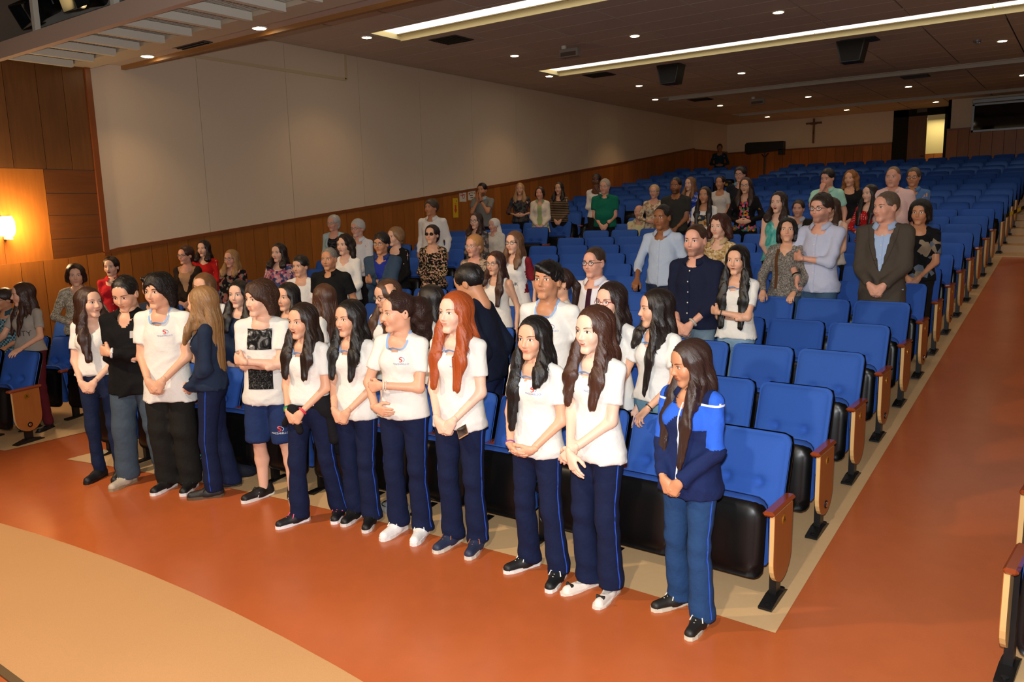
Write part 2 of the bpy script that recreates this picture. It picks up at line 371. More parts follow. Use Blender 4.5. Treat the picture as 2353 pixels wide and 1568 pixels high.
o = MB(); o.box((WX, 3.0, 5.02), (6.5, 5.91, 5.06)); struct(ob('ceiling_stage', o.me('ceiling_stage', m_ceilback)), 'stage ceiling above the catwalk, coloured black like an unlit void')
# stage spotlight on the catwalk
def stage_lamp(loc, tgt, lab, lit):
    t = empty('stage_spotlight', loc); t.rotation_euler = (Vector(tgt) - Vector(loc)).to_track_quat('-Z', 'Y').to_euler(); tag(t, lab, 'stage light', 'stage lights on the catwalk')
    o = MB(); o.tube([(0, 0, 0.32), (0, 0, 0.30), (0, 0, 0.05), (0, 0, 0.0)], [0.10, 0.125, 0.125, 0.13], 16); ob('housing', o.me('housing', m_blackm, True), t)
    o = MB(); o.cyl((0, 0, -0.006), (0, 0, 0.0), 0.11, 16); ob('lens', o.me('lens', mat('lamp_hot', 'ffe2a0', emit=('ffd890', 14.0)) if lit else m_blackm), t)
    for k, (dx, dy) in enumerate(((0, 1), (0, -1), (1, 0), (-1, 0))):
        o = MB()
        if dx: o.prism([(-0.10, 0.0), (0.10, 0.0), (0.13, -0.16), (-0.13, -0.16)], 0, dx * 0.135, dx * 0.14)
        else: o.prism([(-0.10, 0.0), (0.10, 0.0), (0.13, -0.16), (-0.13, -0.16)], 1, dy * 0.135, dy * 0.14)
        ob('barn_door', o.me('barn_door', m_blackm), t)
    o = MB(); o.tube([(-0.15, 0, 0.18), (-0.15, 0.22, 0.2), (0.15, 0.22, 0.2), (0.15, 0, 0.18)], 0.012, 6); ob('yoke', o.me('yoke', m_blackm), t)
stage_lamp((-9.15, 4.62, 4.62), (-9.0, 2.2, 3.9), 'lit black stage spotlight with barn doors above the catwalk', True)
stage_lamp((-10.1, 4.55, 4.6), (-9.6, 2.0, 3.0), 'dark stage spotlight nearest the left wall', False)
# recessed downlights
m_hot = mat('downlight_hot', 'fff0d0', emit=('ffe3b0', 28.0))
dls = [(-9.5, 9.25, CZ)] + [(x, 12.08, CZ) for x in (-8.67, -6.26, -3.94, -1.6)] + [(-9.44, 14.38, CZ)] + [(x, 16.95, CZ) for x in (-8.67, -6.27, -3.93, -1.56)] + [(-9.46, 19.4, CZ)] + [(x, 21.92, CZ) for x in (-8.7, -6.3, -3.92, -1.56)] + [(x, 25.9, CZ) for x in (-8.7, -6.3, -3.9)]
dls += [(-9.9, 5.78, 4.25), (-7.58, 5.76, 4.25), (-5.2, 5.76, 4.25)]
ORD = ['over the left wall near the first lit trough', 'first', 'second', 'third', 'fourth']
rname = {12.08: 'in the row between the two lit troughs', 16.95: 'in the row behind the second lit trough', 21.92: 'in the row before the last trough', 25.9: 'in the row by the rear wall'}
o = MB(); o.tube([(0, 0, 0.0), (0, 0, -0.012)], [0.095, 0.085], 20); ring_me = o.me('rim', m_white)
o = MB(); o.cyl((0, 0, -0.016), (0, 0, -0.011), 0.07, 20); hot_me = o.me('lens', m_hot)
for i, (x, y, z) in enumerate(dls):
    t = empty('downlight', (x, y, z - 0.001))
    if y in rname:
        row = [d for d in dls if d[1] == y]; lab = 'round recessed downlight, %s from the left %s' % (['first', 'second', 'third', 'fourth'][row.index((x, y, z))], rname[y])
    elif z < 4.5: lab = 'round downlight in the low soffit, %s from the left wall' % ['first', 'second', 'third'][[-9.9, -7.58, -5.2].index(x)]
    else: lab = 'small round downlight at the left end of the %s trough' % {9.25: 'nearest lit', 14.38: 'farther lit', 19.4: 'first unlit'}[y]
    tag(t, lab, 'downlight', 'ceiling downlights')
    ob('rim', ring_me, t); ob('lens', hot_me, t)
    lamp('downlight_beam', 'SPOT', (x, y, z - 0.03), 55, (1.0, 0.62, 0.30), (x + (-0.5 if y in (9.25, 14.38, 19.4) else 0), y, 0), spot_size=math.radians(105), spot_blend=0.8, shadow_soft_size=0.06).parent = None
# air vents, loudspeakers, detectors in the ceiling
m_vent = mat('vent_dark', '3a3532', rough=0.7)
def vent(x, y, z, wx, wy, lab):
    t = empty('air_vent', (x, y, z)); tag(t, lab, 'air vent', 'ceiling air vents')
    o = MB(); o.box((-wx, -wy, -0.012), (wx, wy, -0.002)); ob('frame', o.me('frame', m_vent), t)
    o = MB(); o.box((-wx + 0.03, -0.008, -0.024), (wx - 0.03, 0.008, -0.012)); sm = o.me('slat', m_blackm)
    n = int(wy / 0.03)
    for k in range(n): ob('slat', sm, t, (0, -wy + 0.04 + (2 * wy - 0.08) * k / (n - 1), 0))
vent(-8.65, 10.3, CZ, 0.28, 0.24, 'dark square air vent beside the nearest lit trough')
vent(-8.6, 15.0, CZ, 0.28, 0.22, 'dark square air vent beside the farther lit trough')
vent(-8.6, 20.3, CZ, 0.28, 0.22, 'dark air vent beside the first unlit trough')
vent(-3.5, 20.3, CZ, 0.28, 0.22, 'dark air vent at the right behind the first unlit trough')
vent(-3.5, 15.1, CZ, 0.28, 0.22, 'dark air vent behind the right ceiling loudspeaker')
vent(-8.9, 5.72, 4.25, 0.30, 0.14, 'dark air vent in the low soffit by the catwalk')
def speaker(x, y, lab):
    t = empty('ceiling_loudspeaker', (x, y, CZ)); tag(t, lab, 'loudspeaker', 'black loudspeakers hanging from the ceiling')
    o = MB(); o.prism([(-0.16, -0.36), (0.16, -0.36), (0.24, 0.0), (-0.24, 0.0)], 1, -0.16, 0.16); ob('cabinet', o.me('cabinet', m_blackm), t)
    o = MB(); o.prism([(-0.14, -0.34), (0.14, -0.34), (0.21, -0.03), (-0.21, -0.03)], 1, -0.168, -0.16); ob('grille', o.me('grille', mat('grille', '171412', rough=0.9)), t)
    o = MB(); o.box((-0.08, -0.04, 0.0), (0.08, 0.04, 0.03)); ob('bracket', o.me('bracket', m_blackm), t)
speaker(-7.0, 15.05, 'black wedge loudspeaker under the ceiling, left of the two')
speaker(-3.62, 15.1, 'black wedge loudspeaker under the ceiling, right of the two')
for (x, y, lab) in ((-7.45, 12.0, 'white box camera housing on the ceiling between the lit troughs'), (-7.3, 20.95, 'small white box on the ceiling behind the unlit trough')):
    t = empty('ceiling_box', (x, y, CZ)); tag(t, lab, 'camera', None)
    o = MB(); o.box((-0.18, -0.06, -0.20), (0.18, 0.06, -0.06), bev=0.008); ob('housing', o.me('housing', mat('box_grey', '8d8780', rough=.5)), t)
    o = MB(); o.box((-0.15, -0.066, -0.185), (0.15, -0.06, -0.12)); ob('front_plate', o.me('front_plate', mat('plate_dark', '5a4a42', rough=.4)), t)
    o = MB(); o.cyl((-0.12, 0, -0.07), (-0.12, 0, 0.0), 0.045, 12); ob('mount', o.me('mount', m_white), t)
o = MB(); o.cyl((0, 0, -0.03), (0, 0, 0), 0.07, 14); o.cyl((0, 0, -0.06), (0, 0, -0.03), 0.03, 10)
tag(ob('smoke_detector', o.me('smoke_detector', m_gmetal), None, (-1.9, 16.6, CZ)), 'round grey smoke detector on the ceiling at the far right', 'smoke detector')
# ------------------------------------------------------------------ wall sconce
t = empty('wall_sconce', (WX + 0.02, 4.22, 2.15)); tag(t, 'bright glowing wall lamp on the veneer wall at the left edge', 'wall lamp')
o = MB(); o.box((0, -0.07, -0.12), (0.02, 0.07, 0.12), bev=0.005); ob('back_plate', o.me('back_plate', m_white), t)
o = MB(); o.tube([(0.10, 0, -0.12), (0.10, 0, -0.06), (0.10, 0, 0.06), (0.10, 0, 0.12)], [0.055, 0.08, 0.08, 0.055], 16); ob('lamp_shade', o.me('lamp_shade', mat('sconce_hot', 'fff0c8', emit=('ffd28a', 60.0)), True), t)
o = MB(); o.box((0.0, -0.02, -0.16), (0.16, 0.02, -0.13)); ob('bracket', o.me('bracket', m_white), t)
lamp('sconce_glow', 'POINT', (WX + 0.30, 4.22, 2.15), 42, (1.0, 0.72, 0.42), shadow_soft_size=0.08)
# ------------------------------------------------------------------ text helper
def text2d(s, size):
    cu = bpy.data.curves.new('txt', 'FONT'); cu.body = s; cu.size = size; cu.align_x = 'CENTER'; cu.align_y = 'CENTER'; cu.resolution_u = 2
    o = bpy.data.objects.new('txt', cu); col.objects.link(o); dg = bpy.context.evaluated_depsgraph_get(); me = o.evaluated_get(dg).to_mesh()
    V = np.array([v.co[:2] for v in me.vertices]); F = [tuple(p.vertices) for p in me.polygons]
    o.evaluated_get(dg).to_mesh_clear(); bpy.data.objects.remove(o); bpy.data.curves.remove(cu)
    return V, F
def flat_text(name, s, size, m, parent, mtx):
    V, F = text2d(s, size); me = bpy.data.meshes.new(name); me.from_pydata([(a, b, 0) for a, b in V], [], F); me.materials.append(m); me.update()
    q = ob(name, me, parent); q.matrix_local = mtx; return q
# ------------------------------------------------------------------ signs on the left wall
m_red = mat('sign_red', 'c23a30', rough=.6); m_ink = mat('sign_ink', '1c1a1a', rough=.6); m_paper = mat('sign_paper', 'cfc7ba', rough=.7)
SM = lambda y, z: Matrix.Translation((0.006, y, z)) @ Matrix(((0, 0, 1, 0), (1, 0, 0, 0), (0, 1, 0, 0), (0, 0, 0, 1)))
def sign(y, z, wd, h, m, lab, name='wall_sign'):
    t = empty(name, (WX + 0.024, y, z)); tag(t, lab, 'sign', 'signs on the left wall')
    o = MB(); o.box((0, -wd / 2, -h / 2), (0.005, wd / 2, h / 2)); ob('sheet', o.me('sheet', m), t); return t
t = sign(12.78, 2.27, 0.16, 0.40, mat('sign_yellow', 'd8b21c', rough=.5), 'yellow upright sign with a red downward arrow on the wainscot')
o = MB(); o.prism([(-0.025, 0.06), (0.025, 0.06), (0.025, -0.03), (0.05, -0.03), (0.0, -0.11), (-0.05, -0.03), (-0.025, -0.03)][::-1], 0, 0.005, 0.008); ob('arrow', o.me('arrow', m_red), t)
o = MB(); o.box((0.005, -0.025, 0.075), (0.008, 0.025, 0.092)); ob('bar', o.me('bar', m_red), t)
o = MB(); o.cyl((0.005, 0.03, 0.14), (0.008, 0.03, 0.14), 0.014, 10); ob('dot', o.me('dot', mat('sign_blue', '3c5a78')), t)
t = sign(13.03, 2.53, 0.22, 0.27, m_paper, 'white sheet with a red interlocking outline emblem on the wainscot')
o = MB()
def ring(pts, wd):
    for a, b in zip(pts, pts[1:] + pts[:1]):
        d = Vector((b[0] - a[0], b[1] - a[1])).normalized() * wd; n = Vector((-d.y, d.x))
        q = [(a[0] - d.x - n.x, a[1] - d.y - n.y), (b[0] + d.x - n.x, b[1] + d.y - n.y), (b[0] + d.x + n.x, b[1] + d.y + n.y), (a[0] - d.x + n.x, a[1] - d.y + n.y)]
        o.prism(q, 0, 0.005, 0.008)
ring([(-0.07, -0.01), (-0.05, 0.045), (-0.02, 0.055), (0.02, 0.0), (-0.01, -0.01)], 0.006); ring([(-0.02, -0.01), (0.0, 0.02), (0.07, 0.015), (0.04, -0.06), (0.0, -0.065)], 0.006)
ob('emblem', o.me('emblem', m_red), t)
t = sign(13.33, 2.56, 0.25, 0.27, m_paper, 'white notice with a black heading strip and small stickers beside the praying man')
o = MB(); o.box((0.005, -0.09, 0.06), (0.008, 0.09, 0.10)); ob('heading', o.me('heading', m_ink), t)
for k, (a, b) in enumerate(((-0.05, 0.01), (-0.07, -0.04), (-0.05, -0.085))):
    o = MB(); o.box((0.005, a, b), (0.007, a + 0.10, b + 0.012)); ob('text_line', o.me('text_line', m_ink), t)
for a, b, c in ((-0.085, 0.0, 'a8423a'), (0.09, 0.015, 'a88a3a'), (0.095, -0.08, 'b8703a')):
    o = MB(); o.cyl((0.005, a, b), (0.008, a, b), 0.02, 10); ob('sticker', o.me('sticker', mat('stk' + c, c)), t)
t = sign(25.3, 3.55, 0.16, 0.30, m_paper, 'small pale notice on the far left corner wainscot')
# crucifix
t = empty('wall_cross', (-7.67, BY - 0.03, 0)); tag(t, 'dark wooden cross on the rear wall', 'cross')
o = MB(); o.box((-0.03, -0.02, 4.13), (0.03, 0.02, 4.92), bev=0.005); ob('upright', o.me('upright', m_woodd), t)
o = MB(); o.box((-0.25, -0.025, 4.74), (0.25, 0.015, 4.80), bev=0.005); ob('crossbar', o.me('crossbar', m_woodd), t)
o = MB(); o.tube([(0, -0.03, 4.73), (0.005, -0.045, 4.6), (0, -0.035, 4.42)], [0.02, 0.025, 0.012], 8); o.tube([(-0.17, -0.03, 4.76), (0, -0.04, 4.70), (0.17, -0.03, 4.76)], 0.01, 6); ob('figure', o.me('figure', mat('bronze', '8a5a2c', rough=.4), True), t)
# follow spotlight at the back
t = empty('follow_spotlight', (-8.75, 25.9, 2.55)); tag(t, 'long black follow spotlight on a stand by the rear wall', 'stage light')
o = MB(); o.prism([(-0.62, 1.30), (-0.55, 1.25), (0.62, 1.33), (0.62, 1.60), (-0.56, 1.62), (-0.62, 1.56)], 1, -0.12, 0.12); ob('body', o.me('body', m_blackm), t)
o = MB(); o.box((0.46, -0.12, 1.18), (0.62, 0.12, 1.36), bev=0.01); ob('rear_box', o.me('rear_box', m_blackm), t)
o = MB(); o.tube([(0.0, 0, 0.0), (0.0, 0, 1.30)], 0.025, 8); o.tube([(-0.1, 0, 1.24), (0.0, 0, 1.12), (0.12, 0, 1.26)], 0.02, 6); ob('stand', o.me('stand', m_blackm), t)
for k in range(3):
    a = k * 2.1; o = MB(); o.tube([(0, 0, 0.35), (0.35 * math.cos(a), 0.35 * math.sin(a), 0.0)], 0.016, 6); ob('leg', o.me('leg', m_blackm), t)
# ------------------------------------------------------------------ auditorium seats
m_blue = mat('seat_blue', '2f58aa', rough=0.85, spec=0.25, noise=[(260, 0.10), (4, 0.04)], bump=(420, 0.25, 0.002))
m_pan = mat('seat_panel_wood', 'a2602c', rough=0.42, spec=0.4, noise=[(2.0, 0.10), (9, 0.14)], stretch=(6, 6, 0.5), rand=0.05)
m_ply = mat('seat_panel_edge', 'd6ad70', rough=0.6)
m_arm = mat('seat_arm_wood', '8f3f1c', rough=0.2, spec=0.6, noise=[(6, 0.15)], stretch=(4, 0.6, 4), coat=0.4)
m_badge = mat('badge_brass', 'b07a1e', rough=0.3, metal=0.5)
def rr_grid(w_, h_, r, n):
    """square grid pressed to a rounded rectangle -> (P (n+1,n+1,2), m)"""
    u = np.linspace(-1, 1, n + 1); U, V = np.meshgrid(u, u, indexing='ij'); m = np.maximum(np.maximum(abs(U), abs(V)), 1e-6)
    bx, bz = U / m * w_, V / m * h_
    cx = np.clip(bx, -(w_ - r), w_ - r); cz = np.clip(bz, -(h_ - r), h_ - r); dx, dz = bx - cx, bz - cz; d = np.hypot(dx, dz)
    k = np.where((abs(bx) > w_ - r) & (abs(bz) > h_ - r), r / np.maximum(d, 1e-6), 1.0)
    return (cx + dx * k) * m, (cz + dz * k) * m, m
def gridF(n, off=0, flip=False):
    i, j = np.meshgrid(np.arange(n), np.arange(n), indexing='ij'); a = (i * (n + 1) + j).ravel() + off
    f = np.stack([a, a + n + 1, a + n + 2, a + 1], -1); return f[:, ::-1] if flip else f
def cushion(w_, h_, r, th, n, puff, tuft=None):
    """two-sided pillow, front at -y"""
    X, Z, m = rr_grid(w_, h_, r, n)
    yf = -th / 2 - puff * (1 - m ** 4) + th * 0.35 * np.clip((m - 0.86) / 0.14, 0, 1) ** 2
    if tuft:
        for tx, tz in tuft: yf = yf + 0.042 * np.exp(-((X - tx) ** 2 + (Z - tz) ** 2) / 0.0009)
        tz = tuft[0][1]; yf = yf + 0.015 * np.exp(-((Z - tz) ** 2) / 0.0004) * (abs(X) < w_ * 0.8) * np.exp(-(X / (w_ * .75)) ** 4)
    yb = np.full_like(yf, th / 2) - th * 0.3 * np.clip((m - 0.9) / 0.1, 0, 1) ** 2
    N = (n + 1) ** 2
    V = np.concatenate([np.stack([X, yf, Z], -1).reshape(-1, 3), np.stack([X, yb, Z], -1).reshape(-1, 3)])
    F = [gridF(n), gridF(n, N, True)]
    k = n + 1; b = [i * k for i in range(n)] + [n * k + j for j in range(n)] + [i * k + n for i in range(n, 0, -1)] + [j for j in range(n, 0, -1)]
    b = np.array(b); nb = np.roll(b, -1); F.append(np.stack([b, b + N, nb + N, nb], -1)[:, ::-1])
    return V, np.concatenate(F)
def rotx(V, a, o=(0, 0, 0)):
    V = np.array(V, float); c, s = math.cos(a), math.sin(a); y, z = V[:, 1].copy(), V[:, 2].copy(); V[:, 1] = c * y - s * z; V[:, 2] = s * y + c * z; return V + np.array(o)
BA = -0.34                                                     # backrest lean
V, F = cushion(0.238, 0.282, 0.05, 0.05, 26, 0.028, [(-0.095, -0.01), (0.095, -0.01)])
SB = mesh('backrest', rotx(V, BA, (0, 0.215, 0.615)), F, [m_blue])
V, F = cushion(0.246, 0.292, 0.056, 0.03, 8, 0.002); V[:, 1] = V[:, 1] + 0.034
SS = mesh('back_shell', rotx(V, BA, (0, 0.215, 0.615)), F, [m_black])
V, F = cushion(0.225, 0.215, 0.06, 0.07, 10, 0.022)
SC = mesh('seat_cushion', rotx(V, math.pi + 0.16, (0, 0.005, 0.40)), F[:, :], [m_blue])
V, F = cushion(0.222, 0.222, 0.065, 0.05, 10, 0.032)
SH = mesh('seat_shell', rotx(V, -0.10, (0, -0.052, 0.375)), F, [m_black])
o = MB(); o.rbox((-0.032, -0.115, 0.535), (0.032, 0.245, 0.565), 0.012); SA = o.me('armrest', m_arm)
o = MB(); o.box((-0.018, 0.0, 0.02), (0.018, 0.07, 0.54)); o.box((-0.03, -0.10, 0.0), (0.03, 0.16, 0.02)); o.cyl((-0.03, 0.03, 0.36), (0.03, 0.03, 0.36), 0.045, 12); SL = o.me('support_leg', m_blackm)
pts = [(-0.085, 0.535), (-0.085, 0.27)] + [(0.06 - 0.145 * math.cos(a), 0.27 - 0.15 * math.sin(a)) for a in np.linspace(0.12, math.pi - 0.12, 11)] + [(0.205, 0.27), (0.205, 0.535)]
o = MB(); o.prism(pts, 0, -0.014, 0.010, 1); q = [(0.06 + (a - 0.06) * 0.985, b) for a, b in pts]; o.prism(pts, 0, 0.010, 0.013, 0); SP = o.me('side_panel', [m_pan, m_ply])
o = MB(); o.prism(pts, 0, -0.010, 0.014, 1); o.prism(pts, 0, -0.013, -0.010, 0); SPL = o.me('side_panel', [m_pan, m_ply])
o = MB(); o.box((-0.03, 0.025, 0.02), (0.01, 0.095, 0.54)); o.prism([(-0.10, 0.0), (0.20, 0.0), (0.20, 0.012), (0.10, 0.04), (0.02, 0.04), (-0.10, 0.012)], 0, -0.045, 0.03); o.cyl((-0.005, -0.06, 0.01), (-0.005, -0.06, 0.024), 0.018, 10); o.cyl((-0.005, 0.165, 0.01), (-0.005, 0.165, 0.024), 0.018, 10); SE = o.me('end_leg', m_blackm)
o = MB(); o.tube([(0.013, 0.06, 0.475), (0.017, 0.06, 0.475)], 0.029, 16); SBG = o.me('badge', m_badge)
o = MB(); o.tube([(0.010, 0.06, 0.185), (0.020, 0.06, 0.185)], 0.026, 16); SLT = o.me('light_ring', m_black)
o = MB(); o.tube([(0.019, 0.06, 0.185), (0.024, 0.06, 0.185)], [0.017, 0.012], 14); SLC = o.me('light_lens', m_chrome)
# low seat for the far tiers: one mesh
o = MB(); V, F = cushion(0.238, 0.282, 0.05, 0.05, 6, 0.02); V = rotx(V, BA, (0, 0.215, 0.615)); o.add([tuple(v) for v in V], [tuple(f) for f in F], 0)
V, F = cushion(0.246, 0.292, 0.056, 0.02, 4, 0.0); V[:, 1] += 0.034; V = rotx(V, BA, (0, 0.215, 0.615)); o.add([tuple(v) for v in V], [tuple(f) for f in F], 1)
V, F = cushion(0.222, 0.222, 0.075, 0.09, 4, 0.03); V = rotx(V, -0.10, (0, -0.03, 0.385)); o.add([tuple(v) for v in V], [tuple(f) for f in F], 1)
o.box((-0.285, -0.10, 0.535), (-0.228, 0.24, 0.565), 2); o.box((-0.275, 0.0, 0.0), (-0.238, 0.07, 0.535), 1)
SLOW = o.me('auditorium_seat', [m_blue, m_black, m_arm], True)
NUM = ['first', 'second', 'third', 'fourth', 'fifth', 'sixth', 'seventh', 'eighth', 'ninth', 'tenth', 'eleventh', 'twelfth', 'thirteenth']
BN = ['left', 'centre', 'right']; RDEC = {}
def seat_pos(bi, i, r, rear=False):
    xa, xb, n = BLK[bi]; x = xa + (xb - xa) * (i + 0.5) / n
    if rear:
        return x, YB + 0.52 + DR * r + (rowy(x, 0) - Y0), tierz(r), math.atan(-2 * (x - X0) / RC)
    y = rowy(x, r); return x, y, floorz(y), math.atan(-2 * (x - X0) / RC)
letters = 'ABCDEFGHIJKLM'
for bi in range(3):
    n = BLK[bi][2]; pitch = (BLK[bi][1] - BLK[bi][0]) / n
    for r in range(NF if bi < 2 else 2):
        for i in range(n if bi < 2 else 2):
            x, y, z, a = seat_pos(bi, i, r)
            t = empty('auditorium_seat', (x, y, z), a)
            tag(t, 'blue tip-up seat, %s from the left in the %s row of the %s block' % (NUM[i], NUM[r], BN[bi]), 'seat', 'blue auditorium seats')
            b = ob('backrest', SB, t); ob('back_shell', SS, t); c = ob('seat_cushion', SC, t); ob('seat_shell', SH, t)
            first, last = i == 0, i == n - 1
            ob('armrest', SA, t, (-pitch / 2, 0, 0)); 
            if first and bi > 0:
                p = ob('side_panel', SPL, t, (-pitch / 2 - 0.016, 0, 0)); ob('end_leg', SE, t, (-pitch / 2 + 0.012, 0, 0))
            else: ob('support_leg', SL, t, (-pitch / 2, 0, 0))
            if last and bi < 2:
                ob('armrest', SA, t, (pitch / 2, 0, 0)); p = ob('side_panel', SP, t, (pitch / 2 + 0.016, 0, 0)); ob('end_leg', SE, t, (pitch / 2, 0, 0))
                g = ob('badge', SBG, p)
                if r < 6: flat_text('row_letter', letters[r], 0.045, m_ink, p, Matrix.Translation((0.0178, 0.06, 0.475)) @ Matrix(((0, 0, 1, 0), (1, 0, 0, 0), (0, 1, 0, 0), (0, 0, 0, 1))))
                if r % 2 == (1 if bi else 0): ob('light_ring', SLT, p); ob('light_lens', SLC, p)
NIND = 5
far_v = []; far_f = []; far_m = []
lowV = np.array([v.co[:] for v in SLOW.vertices]); lowF = [tuple(p.vertices) for p in SLOW.polygons]; lowM = [p.material_index for p in SLOW.polygons]
for bi in range(2):
    n = BLK[bi][2]
    for r in range(NR):
        for i in range(n):
            x, y, z, a = seat_pos(bi, i, r, True)
            if r < NIND:
                t = ob('auditorium_seat', SLOW, None, (x, y, z), a)
                tag(t, 'blue seat, %s from the left in the %s rear tier of the %s block' % (NUM[i], NUM[r], BN[bi]), 'seat', 'blue auditorium seats')
                if i == n - 1 and bi == 1 and r < 4: ob('side_panel', SP, t, (0.27, 0, 0)); ob('end_leg', SE, t, (0.255, 0, 0))
            else:
                c, s = math.cos(a), math.sin(a); o_ = len(far_v) 
                VV = np.stack([lowV[:, 0] * c - lowV[:, 1] * s + x, lowV[:, 0] * s + lowV[:, 1] * c + y, lowV[:, 2] + z], -1)
                far_v += VV.tolist(); far_f += [tuple(k + o_ for k in f) for f in lowF]; far_m += lowM
me = bpy.data.meshes.new('far_seats'); me.from_pydata(far_v, [], far_f)
for m in (m_blue, m_black, m_arm): me.materials.append(m)
me.polygons.foreach_set('material_index', far_m); me.polygons.foreach_set('use_smooth', [True] * len(far_f)); me.update()
tag(ob('far_seats', me), 'rows of blue seats on the farthest rear tiers', 'seat', None, 'stuff')
# warning tape strung between seat ends of the closed rear tiers
m_tapey = mat('tape_yellow', 'c9a416', rough=.5)
def tape(pts, lab):
    t = empty('warning_tape', pts[0]); tag(t, lab, 'tape', 'black and yellow warning tapes'); base = Vector(pts[0]); k = 0
    for a, b in zip(pts, pts[1:]):
        a, b = Vector(a), Vector(b); n = max(2, int((b - a).length / 0.11)); d = (b - a) / n
        for j in range(n):
            p, q = a + d * j - base, a + d * (j + 1) - base; o = MB()
            o.add([p + Vector((0, 0, -0.03)), q + Vector((0, 0, -0.03)), q + Vector((0, 0, 0.03)), p + Vector((0, 0, 0.03)), p + Vector((0, .004, -0.03)), q + Vector((0, .004, -0.03)), q + Vector((0, .004, 0.03)), p + Vector((0, .004, 0.03))], [(0, 1, 2, 3), (7, 6, 5, 4), (3, 2, 6, 7), (0, 4, 5, 1)]); ob('stripe', o.me('stripe', m_tapey if k % 2 else m_black), t); k += 1
tape([(-8.3, 15.45, 1.80), (-7.5, 15.55, 1.83)], 'black and yellow tape closing the left aisle at the first tier')
tape([(-1.22, 15.9, 1.9), (-0.9, 16.6, 2.1), (-0.8, 17.4, 2.3)], 'black and yellow tape at the right aisle beside the first tier')
tape([(-8.4, 21.2, 2.75), (-7.45, 21.3, 2.72)], 'black and yellow tape across the upper left aisle')
# ------------------------------------------------------------------ people: distance-field bodies meshed with surface nets
f4 = np.float32
def cap(a, b, r1, r2, sy=1.0, k=0.03, cut=None, op='u'): return dict(t='c', a=a, b=b, r1=r1, r2=r2, sy=sy, k=k, cut=cut, op=op)
def ell(c, r, k=0.03, cut=None, op='u'): return dict(t='e', c=c, r=r, k=k, cut=cut, op=op)
def half(n, d, op='i', k=0.0): return dict(t='h', n=n, d=d, k=k, op=op, cut=None)
def wedge(zv, tan, y1, hw0=0.0, k=0.004): return dict(t='w', zv=zv, tan=tan, y1=y1, hw=hw0, k=k, op='s', cut=None)
def pdist(p, X, Y, Z):
    t = p['t']
    if t == 'c':
        sy = p['sy']; a, b = p['a'], p['b']; Yq = Y / sy; ay, by = a[1] / sy, b[1] / sy
        dx, dy, dz = b[0] - a[0], by - ay, b[2] - a[2]; L2 = max(dx * dx + dy * dy + dz * dz, 1e-9)
        q = np.clip(((X - a[0]) * dx + (Yq - ay) * dy + (Z - a[2]) * dz) / L2, 0, 1)
        d = np.sqrt((X - a[0] - q * dx) ** 2 + (Yq - ay - q * dy) ** 2 + (Z - a[2] - q * dz) ** 2) - (p['r1'] + (p['r2'] - p['r1']) * q)
        d = d * (0.5 + 0.5 * sy)
    elif t == 'e':
        c, r = p['c'], p['r']; ux, uy, uz = (X - c[0]) / r[0], (Y - c[1]) / r[1], (Z - c[2]) / r[2]
        k0 = np.sqrt(ux * ux + uy * uy + uz * uz); k1 = np.sqrt((ux / r[0]) ** 2 + (uy / r[1]) ** 2 + (uz / r[2]) ** 2) + 1e-6
        d = k0 * (k0 - 1.0) / k1
    elif t == 'h':
        n = p['n']; d = X * n[0] + Y * n[1] + Z * n[2] - p['d']
    else:
        d = np.maximum(np.maximum(abs(X) - p['hw'] - np.maximum(Z - p['zv'], 0) * p['tan'], Y - p['y1']), p['zv'] - Z)
    for n, dd in (p['cut'] or []): d = np.maximum(d, X * n[0] + Y * n[1] + Z * n[2] - dd)
    return d
def comb(D, d, op, k):
    if op == 'u':
        if k <= 0: return np.minimum(D, d)
        h = np.maximum(k - abs(D - d), 0) / k; return np.minimum(D, d) - h * h * k * 0.25
    if op == 's': d = -d
    if k <= 0: return np.maximum(D, d)
    h = np.maximum(k - abs(D - d), 0) / k; return np.maximum(D, d) + h * h * k * 0.25
def bbox(p):
    if p['t'] == 'c':
        m = max(p['r1'], p['r2']); lo = [min(p['a'][i], p['b'][i]) - m * (p['sy'] if i == 1 else 1) for i in range(3)]; hi = [max(p['a'][i], p['b'][i]) + m * (p['sy'] if i == 1 else 1) for i in range(3)]
    elif p['t'] == 'e': lo = [p['c'][i] - p['r'][i] for i in range(3)]; hi = [p['c'][i] + p['r'][i] for i in range(3)]
    else: return None
    return lo, hi
def sdf(prims, P, disp=None):
    X, Y, Z = P[:, 0], P[:, 1], P[:, 2]; D = np.full(len(P), 1.0)
    for p in prims: D = comb(D, pdist(p, X, Y, Z), p['op'], p['k'])
    if disp is not None: D = D + disp(X, Y, Z)
    return D
EDG = [((0, 0, 0), (1, 0, 0)), ((0, 1, 0), (1, 1, 0)), ((0, 0, 1), (1, 0, 1)), ((0, 1, 1), (1, 1, 1)), ((0, 0, 0), (0, 1, 0)), ((1, 0, 0), (1, 1, 0)), ((0, 0, 1), (0, 1, 1)), ((1, 0, 1), (1, 1, 1)), ((0, 0, 0), (0, 0, 1)), ((1, 0, 0), (1, 0, 1)), ((0, 1, 0), (0, 1, 1)), ((1, 1, 0), (1, 1, 1))]
